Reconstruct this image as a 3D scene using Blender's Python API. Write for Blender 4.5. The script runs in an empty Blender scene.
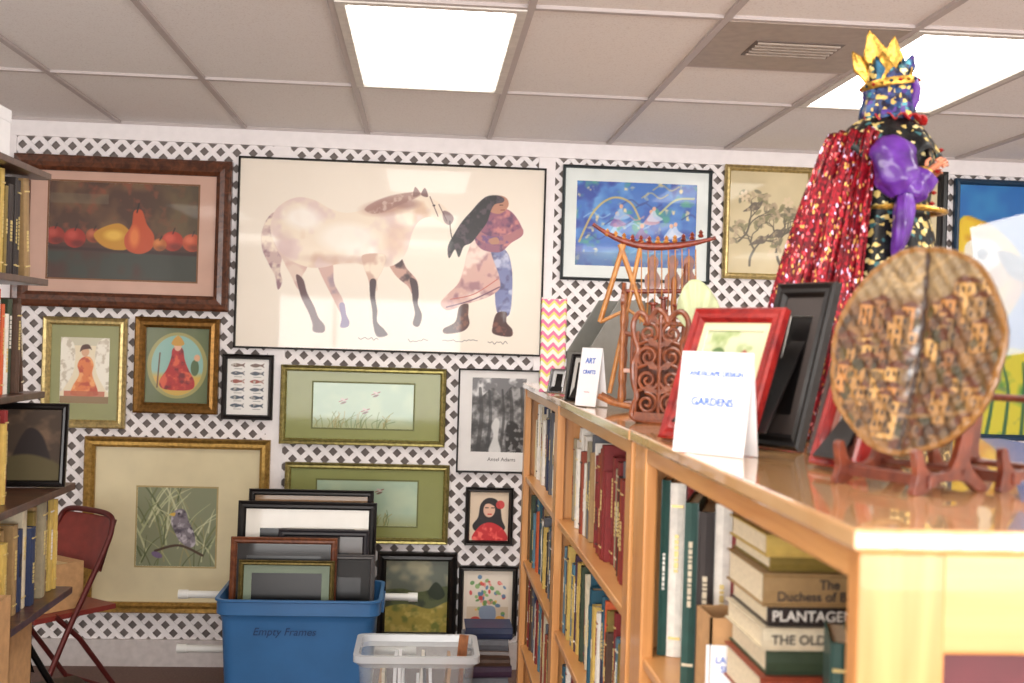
import bpy, math, random
import numpy as np
from mathutils import Matrix, Vector
R=math.radians
scene=bpy.context.scene
# ---------------------------------------------------------------- materials
def s2l(c): return tuple((x/12.92 if x<=.04045 else ((x+.055)/1.055)**2.4) for x in c)
def _base(name):
    m=bpy.data.materials.new(name);m.use_nodes=True
    return m,m.node_tree,m.node_tree.nodes['Principled BSDF']
_mc={}
def mat(name,c,rough=.5,metal=0,var=.06,scale=25,bump=0,coat=0,emis=0,trans=0,alpha=1):
    if name in _mc: return _mc[name]
    m,t,b=_base(name);n=t.nodes;l=t.links
    c=s2l(c)
    tc=n.new('ShaderNodeTexCoord');nz=n.new('ShaderNodeTexNoise');nz.inputs['Scale'].default_value=scale;nz.inputs['Detail'].default_value=4
    l.new(tc.outputs['Object'],nz.inputs['Vector'])
    r=n.new('ShaderNodeValToRGB');r.color_ramp.elements[0].position=.3;r.color_ramp.elements[1].position=.7
    r.color_ramp.elements[0].color=(*[max(0,x*(1-var*2)) for x in c],1);r.color_ramp.elements[1].color=(*[min(1,x*(1+var)) for x in c],1)
    l.new(nz.outputs['Fac'],r.inputs['Fac']);l.new(r.outputs['Color'],b.inputs['Base Color'])
    b.inputs['Roughness'].default_value=rough;b.inputs['Metallic'].default_value=metal
    b.inputs['Coat Weight'].default_value=coat;b.inputs['Coat Roughness'].default_value=.06
    b.inputs['Transmission Weight'].default_value=trans;b.inputs['Alpha'].default_value=alpha
    if bump:
        bp=n.new('ShaderNodeBump');bp.inputs['Strength'].default_value=bump;bp.inputs['Distance'].default_value=.004
        l.new(nz.outputs['Fac'],bp.inputs['Height']);l.new(bp.outputs['Normal'],b.inputs['Normal'])
    _mc[name]=m;return m
def wood(name,c1,c2,rough=.4,scale=(3,3,40),coat=.2,dist=3):
    if name in _mc: return _mc[name]
    m,t,b=_base(name);n=t.nodes;l=t.links
    tc=n.new('ShaderNodeTexCoord');mp=n.new('ShaderNodeMapping');mp.inputs['Scale'].default_value=scale
    nz=n.new('ShaderNodeTexNoise');nz.inputs['Scale'].default_value=1.6;nz.inputs['Detail'].default_value=7;nz.inputs['Distortion'].default_value=dist*.3
    r=n.new('ShaderNodeValToRGB');r.color_ramp.elements[0].position=.32;r.color_ramp.elements[1].position=.68
    r.color_ramp.elements[0].color=(*s2l(c2),1);r.color_ramp.elements[1].color=(*s2l(c1),1)
    l.new(tc.outputs['Object'],mp.inputs['Vector']);l.new(mp.outputs['Vector'],nz.inputs['Vector']);l.new(nz.outputs['Fac'],r.inputs['Fac'])
    l.new(r.outputs['Color'],b.inputs['Base Color']);b.inputs['Roughness'].default_value=rough;b.inputs['Coat Weight'].default_value=coat
    _mc[name]=m;return m
def art_mat(name='art_print',coat=.5,rough=.45,metal=0):
    if name in _mc: return _mc[name]
    m,t,b=_base(name);a=t.nodes.new('ShaderNodeVertexColor');a.layer_name='Col'
    t.links.new(a.outputs['Color'],b.inputs['Base Color']);b.inputs['Roughness'].default_value=rough
    b.inputs['Coat Weight'].default_value=coat;b.inputs['Coat Roughness'].default_value=.04;b.inputs['Metallic'].default_value=metal
    _mc[name]=m;return m
def glitter(name,cols,scale=260,metal=.7,stretch=(1,1,1)):
    m,t,b=_base(name);n=t.nodes;l=t.links
    tc=n.new('ShaderNodeTexCoord');v=n.new('ShaderNodeTexVoronoi');v.inputs['Scale'].default_value=scale
    mp=n.new('ShaderNodeMapping');mp.inputs['Scale'].default_value=stretch
    r=n.new('ShaderNodeValToRGB');r.color_ramp.interpolation='CONSTANT'
    e=r.color_ramp.elements
    for i,(p,c) in enumerate(cols):
        if i<2: x=e[i];x.position=p
        else: x=e.new(p)
        x.color=(*s2l(c),1)
    sp=n.new('ShaderNodeSeparateColor')
    l.new(tc.outputs['Object'],mp.inputs['Vector']);l.new(mp.outputs['Vector'],v.inputs['Vector']);l.new(v.outputs['Color'],sp.inputs['Color']);l.new(sp.outputs[0],r.inputs['Fac'])
    l.new(r.outputs['Color'],b.inputs['Base Color']);b.inputs['Metallic'].default_value=metal;b.inputs['Roughness'].default_value=.35
    bp=n.new('ShaderNodeBump');bp.inputs['Strength'].default_value=.6;bp.inputs['Distance'].default_value=.003
    l.new(sp.outputs[1],bp.inputs['Height']);l.new(bp.outputs['Normal'],b.inputs['Normal'])
    return m
# ---------------------------------------------------------------- mesh builder
I4=Matrix.Identity(4)
def T(x,y,z): return Matrix.Translation((x,y,z))
def RZ(a): return Matrix.Rotation(R(a),4,'Z')
def RX(a): return Matrix.Rotation(R(a),4,'X')
def RY(a): return Matrix.Rotation(R(a),4,'Y')
class MB:
    def __init__(s): s.v=[];s.f=[];s.mi=[];s.mats=[]
    def idx(s,m):
        if m not in s.mats: s.mats.append(m)
        return s.mats.index(m)
    def add(s,vs,fs,m,M=I4):
        o=len(s.v);k=s.idx(m)
        s.v+=[tuple(M@Vector(p)) for p in vs]
        for f in fs: s.f.append([o+i for i in f]);s.mi.append(k)
    def box(s,x0,x1,y0,y1,z0,z1,m,M=I4):
        vs=[(x,y,z) for z in (z0,z1) for y in (y0,y1) for x in (x0,x1)]
        s.add(vs,[(0,2,3,1),(4,5,7,6),(0,1,5,4),(2,6,7,3),(0,4,6,2),(1,3,7,5)],m,M)
    def tube(s,pts,r,m,n=10,M=I4,sq=1,rid=0):
        P=[Vector(p) for p in pts];k=len(P)
        rr=r if isinstance(r,(list,tuple)) else [r]*k
        t0=(P[1]-P[0]).normalized();up=Vector((0,0,1)) if abs(t0.z)<.9 else Vector((1,0,0))
        a=t0.cross(up).normalized();vs=[];fs=[]
        for i in range(k):
            t=(P[min(i+1,k-1)]-P[max(i-1,0)]).normalized()
            a=(a-t*a.dot(t)).normalized();b=t.cross(a)
            for j in range(n):
                q=2*math.pi*j/n;w=1+rid*(math.sin(7*q+i*.25)+.6*math.sin(4*q-i*.35+1)+.5*math.sin(i*1.1+2*q))
                vs.append(P[i]+(a*math.cos(q)+b*math.sin(q)*sq)*rr[i]*w)
        for i in range(k-1):
            for j in range(n):
                j2=(j+1)%n;fs.append((i*n+j,i*n+j2,(i+1)*n+j2,(i+1)*n+j))
        fs.append(tuple(range(n))[::-1]);fs.append(tuple((k-1)*n+j for j in range(n)))
        s.add(vs,fs,m,M)
    def lathe(s,prof,m,M=I4,n=32,fn=None):
        vs=[];fs=[];k=len(prof)
        for i,(r,z) in enumerate(prof):
            for j in range(n):
                q=2*math.pi*j/n;x,y,zz=r*math.cos(q),r*math.sin(q),z
                if fn: x,y,zz=fn(x,y,zz,q,i/(k-1))
                vs.append((x,y,zz))
        for i in range(k-1):
            for j in range(n):
                j2=(j+1)%n;fs.append((i*n+j,i*n+j2,(i+1)*n+j2,(i+1)*n+j))
        fs.append(tuple(range(n))[::-1]);fs.append(tuple((k-1)*n+j for j in range(n)))
        s.add(vs,fs,m,M)
    def prism(s,pts,z0,z1,m,M=I4):
        n=len(pts);vs=[(x,y,z0) for x,y in pts]+[(x,y,z1) for x,y in pts]
        fs=[tuple(range(n))[::-1],tuple(range(n,2*n))]+[(i,(i+1)%n,n+(i+1)%n,n+i) for i in range(n)]
        s.add(vs,fs,m,M)
    def frame(s,w,h,prof,m,M=I4):
        vs=[];fs=[]
        for t,z in prof:
            a,b=w/2-t,h/2-t;vs+=[(-a,-b,z),(a,-b,z),(a,b,z),(-a,b,z)]
        for i in range(len(prof)-1):
            for j in range(4):
                j2=(j+1)%4;fs.append((i*4+j,i*4+j2,(i+1)*4+j2,(i+1)*4+j))
        s.add(vs,fs,m,M)
    def grid(s,rows,m,M=I4,close=False):
        k=len(rows);n=len(rows[0]);vs=[p for r in rows for p in r];fs=[]
        for i in range(k-1):
            for j in range(n if close else n-1):
                j2=(j+1)%n;fs.append((i*n+j,i*n+j2,(i+1)*n+j2,(i+1)*n+j))
        s.add(vs,fs,m,M)
    def tub(s,prof,m,M=I4,r=.05,seg=5):
        rows=[]
        for (w,d,z) in prof:
            ring=[]
            for cx,cy,a0 in ((1,1,0),(-1,1,90),(-1,-1,180),(1,-1,270)):
                for q in range(seg+1):
                    a=R(a0+90*q/seg);ring.append((cx*(w/2-r)+r*math.cos(a),cy*(d/2-r)+r*math.sin(a),z))
            rows.append(ring)
        s.grid(rows,m,M,close=True)
        n=len(rows[0]);s.add(rows[-1],[tuple(range(n))],m,M)
    def build(s,name,parent=None,smooth=False,bevel=0,sub=0,solid=0):
        me=bpy.data.meshes.new(name);me.from_pydata(s.v,[],s.f)
        for m in s.mats: me.materials.append(m)
        me.polygons.foreach_set('material_index',s.mi)
        me.update()
        o=bpy.data.objects.new(name,me);scene.collection.objects.link(o)
        if smooth:
            me.polygons.foreach_set('use_smooth',[True]*len(me.polygons))
            try: me.set_sharp_from_angle(angle=R(40))
            except Exception: pass
        if solid: q=o.modifiers.new('solid','SOLIDIFY');q.thickness=solid
        if sub: q=o.modifiers.new('sub','SUBSURF');q.levels=sub;q.render_levels=sub
        if bevel: q=o.modifiers.new('bev','BEVEL');q.width=bevel;q.segments=2;q.limit_method='ANGLE'
        if parent: o.parent=parent
        return o
def empty(name,M=I4):
    o=bpy.data.objects.new(name,None);scene.collection.objects.link(o);o.empty_display_size=.05;o.matrix_world=M;return o
def text(body,size,m,M,parent=None,name='lettering',ext=.0003,align='CENTER',spacing=1,bold=.012):
    c=bpy.data.curves.new(name,'FONT');c.body=body;c.size=size;c.extrude=ext;c.align_x=align;c.align_y='CENTER';c.space_line=spacing
    c.offset=size*bold
    c.materials.append(m);o=bpy.data.objects.new(name,c);scene.collection.objects.link(o);o.matrix_world=M
    if parent: o.parent=parent
    return o
def catmull(pts,closed=True,n=6):
    P=[np.array(p,float) for p in pts];out=[];k=len(P)
    for i in range(k if closed else k-1):
        p0=P[(i-1)%k] if closed or i>0 else P[i];p1=P[i];p2=P[(i+1)%k];p3=P[(i+2)%k] if closed or i+2<k else P[(i+1)%k]
        for q in range(n):
            t=q/n;out.append(tuple(.5*((2*p1)+(-p0+p2)*t+(2*p0-5*p1+4*p2-p3)*t*t+(-p0+3*p1-3*p2+p3)*t**3)))
    if not closed: out.append(tuple(P[-1]))
    return out
# ---------------------------------------------------------------- painter (vertex-colour canvas)
class Cv:
    def __init__(s,W,H,ss,bg,tf=None):
        s.W,s.H=W,H;s.w,s.h=int(W*ss),int(H*ss)
        s.X,s.Y=np.meshgrid((np.arange(s.w)+.5)/ss,(np.arange(s.h)+.5)/ss)
        s.a=np.ones((s.h,s.w,3))*np.array(bg);s.ss=ss;s.tf=tf or (lambda p:p)
    def nz(s,sc,seed=0,oct=3):
        out=np.zeros((s.h,s.w));amp=1;tot=0
        for o in range(oct):
            rs=np.random.RandomState(seed*7+o);gx=s.X/sc*2**o;gy=s.Y/sc*2**o
            g=rs.rand(int(gy.max())+3,int(gx.max())+3);ix=gx.astype(int);iy=gy.astype(int);fx=gx-ix;fy=gy-iy
            fx=fx*fx*(3-2*fx);fy=fy*fy*(3-2*fy)
            out+=amp*((g[iy,ix]*(1-fx)+g[iy,ix+1]*fx)*(1-fy)+(g[iy+1,ix]*(1-fx)+g[iy+1,ix+1]*fx)*fy);tot+=amp;amp*=.5
        return out/tot
    def blend(s,m,c,sl=None):
        A=s.a if sl is None else s.a[sl];m=m[...,None];A[...]=A*(1-m)+np.array(c)*m
    def _bb(s,P,pad):
        xs=[p[0] for p in P];ys=[p[1] for p in P]
        x0=max(0,int((min(xs)-pad)*s.ss));x1=min(s.w,int((max(xs)+pad)*s.ss)+1);y0=max(0,int((min(ys)-pad)*s.ss));y1=min(s.h,int((max(ys)+pad)*s.ss)+1)
        return (slice(y0,max(y1,y0)),slice(x0,max(x1,x0)))
    def _sd(s,P,sl,closed):
        X=s.X[sl];Y=s.Y[sl];d=np.full(X.shape,1e9);ins=np.zeros(X.shape,bool);tt=np.zeros(X.shape);k=len(P)
        for i in range(k if closed else k-1):
            ax,ay=P[i];bx,by=P[(i+1)%k];ex,ey=bx-ax,by-ay;L=ex*ex+ey*ey+1e-9
            t=np.clip(((X-ax)*ex+(Y-ay)*ey)/L,0,1);dd=(X-ax-t*ex)**2+(Y-ay-t*ey)**2
            u=dd<d;d=np.where(u,dd,d);tt=np.where(u,(i+t)/k,tt)
            if closed and ay!=by: ins^=((ay>Y)!=(by>Y))&(X<ex*(Y-ay)/(by-ay)+ax)
        return np.sqrt(d),ins,tt
    def poly(s,pts,c,soft=.7,smooth=True,op=1,tint=None):
        P=[s.tf(p) for p in pts]
        if smooth: P=catmull(P)
        sl=s._bb(P,soft*2)
        if s.X[sl].size==0: return
        d,ins,_=s._sd(P,sl,True);sd=np.where(ins,d,-d);m=np.clip(sd/soft+.5,0,1)*op
        s.blend(m,c,sl)
        if tint:
            for k,(c2,sc,seed) in enumerate(tint):
                n=np.clip((s.nz(sc,seed)[sl]-.5)*5,0,1);s.blend(m*n,c2,sl)
    def line(s,pts,wd,c,op=1,smooth=True,taper=0):
        P=[s.tf(p) for p in pts]
        if smooth and len(P)>2: P=catmull(P,False)
        sl=s._bb(P,wd+1)
        if s.X[sl].size==0: return
        d,_,t=s._sd(P,sl,False);w=wd/2*(1-taper*t)
        s.blend(np.clip((w-d)*s.ss*.8+.5,0,1)*op,c,sl)
    def ell(s,cx,cy,rx,ry,c,rot=0,op=1,soft=.6):
        cx,cy=s.tf((cx,cy));a=R(rot);X=s.X-cx;Y=s.Y-cy;u=X*math.cos(a)+Y*math.sin(a);v=-X*math.sin(a)+Y*math.cos(a)
        d=(1-np.sqrt((u/rx)**2+(v/ry)**2))*min(rx,ry);s.blend(np.clip(d/soft+.5,0,1)*op,c)
    def rect(s,x0,y0,x1,y1,c,op=1): s.poly([(x0,y0),(x1,y0),(x1,y1),(x0,y1)],c,.5,False,op)
    def mesh(s,name,w,h,M,parent,m=None):
        xs=np.linspace(-w/2,w/2,s.w);ys=np.linspace(h/2,-h/2,s.h);X,Y=np.meshgrid(xs,ys)
        co=np.stack([X,Y,np.zeros_like(X)],-1).reshape(-1,3)
        i=np.arange(s.w*s.h).reshape(s.h,s.w)
        q=np.stack([i[1:,:-1],i[1:,1:],i[:-1,1:],i[:-1,:-1]],-1).reshape(-1,4)
        me=bpy.data.meshes.new(name);me.vertices.add(len(co));me.vertices.foreach_set('co',co.ravel().astype(np.float32))
        me.loops.add(q.size);me.loops.foreach_set('vertex_index',q.ravel().astype(np.int32))
        me.polygons.add(len(q));me.polygons.foreach_set('loop_start',(np.arange(len(q))*4).astype(np.int32))
        me.polygons.foreach_set('loop_total',np.full(len(q),4,np.int32));me.update(calc_edges=True)
        col_attr(me,s.a.reshape(-1,3));me.materials.append(m or art_mat())
        o=bpy.data.objects.new(name,me);scene.collection.objects.link(o);o.matrix_world=M
        if parent: o.parent=parent;o.matrix_parent_inverse=Matrix.Identity(4);o.matrix_basis=M
        return o
def col_attr(me,rgb):
    rgb=np.clip(rgb,0,1);lin=np.where(rgb<=.04045,rgb/12.92,((rgb+.055)/1.055)**2.4)
    a=me.color_attributes.new('Col','FLOAT_COLOR','POINT')
    a.data.foreach_set('color',np.concatenate([lin,np.ones((len(lin),1))],1).ravel().astype(np.float32))
# ---------------------------------------------------------------- common materials
WHITE=mat('white_painted_lattice',(.95,.93,.93),.5,var=.02)
BACK=mat('grey_brown_wall_board',(.54,.50,.48),.8,var=.1,scale=3)
MAPLE=wood('maple_shelf_wood',(.84,.61,.37),(.75,.50,.27),.35,(22,22,1.5))
MAPLEH=wood('maple_cross_grain',(.84,.61,.37),(.75,.50,.27),.35,(1.5,1.5,22))
MAPLET=wood('maple_top_wood',(.84,.67,.48),(.77,.57,.37),.12,(22,1.5,1.5),coat=.8)
DARKW=wood('dark_shelf_wood',(.34,.20,.13),(.22,.12,.08),.4,(1.5,20,1.5))
BLACK=mat('black_lacquer',(.07,.06,.06),.3,var=.1)
BLACKM=mat('black_metal',(.06,.055,.06),.35,.6)
PAGES=mat('book_pages',(.88,.82,.70),.8,var=.08,scale=200)
# ================================================================ ROOM
H=2.68
def room():
    b=MB();b.box(-3.2,4.6,5.85,5.95,0,H,BACK);b.build('wall_back')
    WL=mat('painted_wall',(.90,.88,.86),.7,var=.02,scale=2)
    b=MB();b.box(-3.3,-3.2,-3.1,5.95,0,H,WL);b.build('wall_left')
    b=MB();b.box(4.6,4.7,-3.1,5.95,0,H,WL);b.build('wall_right')
    b=MB();b.box(-3.3,4.7,-3.2,-3.1,0,.6,WL);b.box(-3.3,4.7,-3.2,-3.1,2.4,H,WL)
    for x0,x1 in ((-3.3,-2.8),(.5,.9),(4.2,4.7)): b.box(x0,x1,-3.2,-3.1,.6,2.4,WL)
    b.build('wall_front')
    al=mat('aluminium_window_frame',(.6,.6,.62),.35,.8)  # openings behind the camera are unseen, put in so fill light can enter
    for i,(x0,x1) in enumerate(((-2.8,.5),(.9,4.2))):
        b=MB()
        for a,c,d,e in ((x0,x1,.6,.65),(x0,x1,2.35,2.4),(x0,x0+.05,.65,2.35),(x1-.05,x1,.65,2.35),((x0+x1)/2-.025,(x0+x1)/2+.025,.65,2.35)): b.box(a,c,-3.18,-3.12,d,e,al)
        b.build('window_%d'%(i+1))
        L=bpy.data.lights.new('window_daylight','AREA');L.shape='RECTANGLE';L.size=3.2;L.size_y=1.7;L.energy=FILL;L.color=(1,.965,.93)  # fill lamp added out of view, tilted upward to brighten the ceiling
        o=bpy.data.objects.new('window_daylight',L);scene.collection.objects.link(o);o.location=((x0+x1)/2,-3.05,1.4);o.rotation_euler=(R(90+28),0,0)
    m,t,bs=_base('carpet_tile_floor');n=t.nodes;l=t.links
    tc=n.new('ShaderNodeTexCoord');nz=n.new('ShaderNodeTexNoise');nz.inputs['Scale'].default_value=90;r=n.new('ShaderNodeValToRGB')
    r.color_ramp.elements[0].color=(*s2l((.28,.19,.16)),1);r.color_ramp.elements[1].color=(*s2l((.48,.36,.31)),1)
    l.new(tc.outputs['Object'],nz.inputs['Vector']);l.new(nz.outputs['Fac'],r.inputs['Fac']);l.new(r.outputs['Color'],bs.inputs['Base Color']);bs.inputs['Roughness'].default_value=.6
    b=MB();b.box(-3.3,4.7,-3.2,5.95,-.1,0,m);b.build('floor')
    m,t,bs=_base('acoustic_ceiling_tile');n=t.nodes;l=t.links
    tc=n.new('ShaderNodeTexCoord');nz=n.new('ShaderNodeTexNoise');nz.inputs['Scale'].default_value=160;nz.inputs['Detail'].default_value=2
    r=n.new('ShaderNodeValToRGB');r.color_ramp.elements[0].position=.3;r.color_ramp.elements[1].position=.45
    r.color_ramp.elements[0].color=(*s2l((.89,.865,.85)),1);r.color_ramp.elements[1].color=(*s2l((.95,.935,.925)),1)
    l.new(tc.outputs['Object'],nz.inputs['Vector']);l.new(nz.outputs['Fac'],r.inputs['Fac'])
    l.new(r.outputs['Color'],bs.inputs['Base Color']);bs.inputs['Roughness'].default_value=.9
    b=MB();b.box(-3.3,4.7,-3.2,5.95,H+.01,H+.1,m);b.build('ceiling')
    g=mat('ceiling_grid_metal',(.74,.70,.69),.5,var=.02);b=MB()
    x=-.316-.61*5
    while x<4.7: b.box(x-.012,x+.012,-3.1,5.85,H-.002,H+.012,g);x+=.61
    y=4.73
    while y>-3.1: b.box(-3.2,4.6,y-.012,y+.012,H-.001,H+.012,g);y-=1.22
    b.box(.904,1.514,4.11,4.13,H-.001,H+.012,g)
    b.box(-3.2,4.6,5.80,5.85,H-.004,H+.012,g)
    b.build('ceiling_grid')
    em=bpy.data.materials.new('fluorescent_diffuser');em.use_nodes=True;nt=em.node_tree;nt.nodes.clear()
    e=nt.nodes.new('ShaderNodeEmission');o=nt.nodes.new('ShaderNodeOutputMaterial');nt.links.new(e.outputs[0],o.inputs[0])
    vz=nt.nodes.new('ShaderNodeTexNoise');vz.inputs['Scale'].default_value=80
    rr=nt.nodes.new('ShaderNodeValToRGB');rr.color_ramp.elements[0].color=(1,.95,.87,1);rr.color_ramp.elements[1].color=(1,.965,.90,1)
    nt.links.new(vz.outputs['Fac'],rr.inputs['Fac']);nt.links.new(rr.outputs['Color'],e.inputs['Color']);e.inputs['Strength'].default_value=PANEL
    rim=mat('light_panel_rim',(.85,.83,.80),.5)
    for (px,py) in ((-.316,3.51),(1.514,3.51),(-2.146,1.07),(-.316,1.07),(1.514,1.07),(3.344,1.07),(-2.146,-1.37),(-.316,-1.37),(1.514,-1.37),(3.344,-1.37)):
        b=MB();M=T(px+.305,py+.61,H)@RX(180)
        b.frame(.59,1.2,[(0,-.005),(0,.006),(.03,.006),(.038,-.004)],rim,M)
        b.add([(-.27,-.575,-.003),(.27,-.575,-.003),(.27,.575,-.003),(-.27,.575,-.003)],[(0,1,2,3)],em,M)
        b.build('fluorescent_ceiling_light')
    vb=mat('brown_vent_metal',(.66,.60,.55),.5,.2);vd=mat('vent_dark_slot',(.42,.37,.34),.6)
    b=MB();b.box(.916,1.502,3.522,4.108,H-.003,H+.01,vb);b.box(1.06,1.36,3.72,3.91,H-.006,H-.003,vd)
    for i in range(5): b.box(1.07,1.35,3.735+i*.036,3.75+i*.036,H-.012,H-.006,vb)
    b.build('air_vent')
    b=MB();X0,X1,Z0,Z1=-3.2,4.6,.12,2.62
    def clip(P):
        for ax,lim,sg in ((0,X0,1),(0,X1,-1),(1,Z0,1),(1,Z1,-1)):
            out=[]
            for i in range(len(P)):
                a=P[i];c=P[(i+1)%len(P)];da=(a[ax]-lim)*sg;dc=(c[ax]-lim)*sg
                if da>=0: out.append(a)
                if (da>=0)!=(dc>=0):
                    t=da/(da-dc);out.append((a[0]+(c[0]-a[0])*t,a[1]+(c[1]-a[1])*t))
            P=out
            if len(P)<3: return None
        return P
    hp=.080;hw=.034;hh=Z1-Z0
    for sgn in (1,-1):
        x=X0-hh-hp
        while x<X1+hh+hp:
            P=[(x,Z0),(x+hw,Z0),(x+hw+sgn*hh,Z1),(x+sgn*hh,Z1)]
            P=clip(P)
            if P: b.prism(P,5.828 if sgn>0 else 5.822,5.834 if sgn>0 else 5.828,WHITE,Matrix(((1,0,0,0),(0,0,1,0),(0,1,0,0),(0,0,0,1))))
            x+=hp
    b.build('lattice_panel')
    b=MB()
    for x in (-3.17,-2.07,-.738,.594,1.92,3.25,4.55): b.box(x-.042,x+.042,5.817,5.85,.12,2.62,WHITE)
    b.build('trim_1')
    b=MB();b.box(-3.2,4.6,5.81,5.85,2.60,H-.003,WHITE);b.build('trim_2')
    b=MB();b.box(-3.2,4.6,5.80,5.85,0.0,.13,mat('baseboard_paint',(.80,.77,.76),.5));b.build('baseboard_back')
PANEL=9.5;FILL=230
room()
# ================================================================ WALL ART
def framed(name,cx,cz,w,h,fw,fm,matc,aw,ah,cv,dy=0,depth=.03,M=None,prof=None,liner=None,dx=0,am=None):
    M=M or (T(cx,5.821,cz)@RX(90))
    e=empty(name,M);b=MB()
    pr=prof or [(0,0),(0,depth*.8),(fw*.15,depth),(fw*.45,depth*.82),(fw*.75,depth*.9),(fw,depth*.55),(fw,.004)]
    b.frame(w,h,pr,fm)
    b.box(-w/2+.002,w/2-.002,-h/2+.002,h/2-.002,0,.003,BLACK)
    b.build('frame_moulding',e,bevel=0)
    z=.006
    if matc is not None:
        mm=mat('matboard_%02x%02x%02x'%tuple(int(q*255) for q in matc),matc,.6,var=.03,scale=8,coat=.35)
        b=MB();iw,ih=w-2*fw,h-2*fw
        o=[(-iw/2,-ih/2),(iw/2,-ih/2),(iw/2,ih/2),(-iw/2,ih/2)];i=[(dx-aw/2,dy-ah/2),(dx+aw/2,dy-ah/2),(dx+aw/2,dy+ah/2),(dx-aw/2,dy+ah/2)]
        vs=[(x,y,.008) for x,y in o]+[(x,y,.008) for x,y in i]+[(x,y,.0055) for x,y in i]
        b.add(vs,[(j,(j+1)%4,4+(j+1)%4,4+j) for j in range(4)],mm)
        b.add(vs,[(4+j,4+(j+1)%4,8+(j+1)%4,8+j) for j in range(4)],mat('mat_bevel',(.95,.94,.9),.6))
        if liner:
            lm=mat('mat_liner_%02x%02x%02x'%tuple(int(q*255) for q in liner),liner,.6)
            g=.008;b.frame(aw+2*g,ah+2*g,[(0,.0083),(g,.0083)],lm,T(dx,dy,0))
        b.build('mat_board',e);z=.005
    if cv is not None: cv.mesh('artwork',aw,ah,T(dx,dy,z),e,am)
    return e
gold=lambda n,c,r=.35: mat(n,c,r,.75,var=.18,scale=60,bump=.3)
GOLD=gold('gold_leaf_frame',(.70,.56,.30));GOLDB=gold('bronze_gold_frame',(.55,.40,.20));GOLDL=gold('pale_gold_frame',(.78,.70,.48))
WALN=wood('walnut_frame',(.42,.24,.15),(.24,.13,.08),.3,(20,20,20))
def horse():
    tf=lambda p:((p[0]-239)+.036*(p[1]-157),(p[1]-157)-.044*(p[0]-239))
    c=Cv(307,190,1.9,(.94,.90,.84),tf)
    n=c.nz(60,3);c.a+=((n-.5)*.03)[...,None]
    cr=(.93,.87,.79);tan=(.85,.73,.63);pk=(.82,.68,.64);pur=(.66,.57,.60);dk=(.28,.19,.20)
    c.poly([(310,250),(326,248),(330,266),(331,284),(339,300),(342,312),(337,314),(330,300),(322,284),(315,268)],pk,.8,tint=[(pur,12,5)])
    c.poly([(336,306),(341,305),(343,316),(346,324),(344,329),(337,329),(338,320)],(.50,.44,.58))
    c.poly([(382,256),(396,256),(404,270),(414,282),(415,294),(410,297),(405,288),(392,276)],(.76,.60,.54),.8,tint=[(dk,10,4)])
    c.poly([(407,280),(414,283),(416,296),(415,306),(419,318),(416,329),(410,327),(412,316),(410,304),(409,293)],dk,.7)
    c.poly([(272,212),(264,220),(259,234),(260,250),(266,264),(272,276),(275,290),(279,282),(277,270),(279,256),(275,242),(278,228),(280,218)],(.78,.67,.65),1,tint=[((.58,.45,.48),6,8),(cr,9,2)])
    c.poly([(272,240),(300,240),(308,254),(304,268),(299,278),(301,288),(295,290),(288,276),(281,262)],(.88,.79,.73),.8,tint=[(pk,14,9)])
    c.poly([(293,276),(300,280),(304,294),(311,308),(315,319),(321,327),(320,334),(310,333),(309,325),(305,313),(298,298)],(.38,.25,.25),.8)
    body=[(272,212),(282,202),(296,197),(312,200),(328,209),(344,213),(360,210),(372,204),(384,199),(398,197),(410,196),(420,193),(427,197),(437,203),(446,211),(451,219),(447,225),(439,223),(430,218),(421,219),(414,225),(409,236),(405,250),(398,262),(386,268),(370,268),(352,264),(334,265),(320,268),(306,268),(290,262),(276,250),(268,230)]
    c.poly(body,cr,1,tint=[((.97,.95,.91),30,21),(tan,26,12),((.88,.79,.76),18,31)])
    c.ell(300,218,18,11,(.98,.96,.93),10,.8,8);c.ell(345,238,28,14,(.97,.95,.91),0,.75,8)
    c.ell(394,240,11,17,(.84,.70,.62),10,.5,8);c.ell(384,208,22,7,(.68,.50,.43),-8,.7,6);c.ell(404,204,12,5,(.55,.38,.37),0,.55,4)
    c.ell(282,246,9,13,(.78,.66,.66),0,.45,7);c.ell(330,260,26,4,(.76,.62,.58),0,.45,4);c.ell(372,262,14,5,(.68,.54,.50),0,.5,5)
    c.poly([(362,209),(374,201),(388,196),(404,193),(416,192),(419,195),(408,201),(396,206),(382,212),(370,214)],(.58,.42,.39),1.4,op=.7,tint=[((.84,.75,.69),5,3)])
    c.poly([(411,197),(413,187),(418,194)],(.54,.40,.37));c.poly([(419,195),(423,188),(426,197)],(.48,.35,.34))
    c.ell(432,206,1.3,1,(.1,.07,.07));c.poly([(441,212),(447,213),(452,219),(448,226),(442,222)],(.45,.34,.36),.9,op=.8)
    c.line([(428,197),(436,217)],.8,(.35,.2,.2));c.line([(437,205),(445,222)],.8,(.35,.2,.2))
    c.poly([(360,256),(382,256),(380,270),(374,282),(374,292),(368,292),(365,280),(361,268)],(.80,.67,.60),.8,tint=[(cr,12,2)])
    c.poly([(367,282),(373,282),(372,298),(374,312),(374,324),(381,332),(384,338),(374,339),(370,328),(369,312),(367,298)],dk,.7)
    c.line([(448,222),(449,234),(452,242),(462,240),(478,236)],.9,(.2,.13,.12))
    c.poly([(482,246),(496,246),(507,256),(511,274),(511,296),(508,318),(498,320),(494,308),(493,292),(486,298),(478,290)],(.45,.48,.66),.8,tint=[((.30,.30,.46),8,6),((.72,.74,.84),9,16)])
    c.poly([(474,238),(486,246),(492,262),(498,280),(498,292),(486,300),(470,305),(454,311),(444,313),(438,306),(446,296),(456,286),(462,270),(466,254)],(.82,.66,.62),.9,tint=[((.62,.45,.48),11,5),((.92,.83,.78),12,10)])
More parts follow.
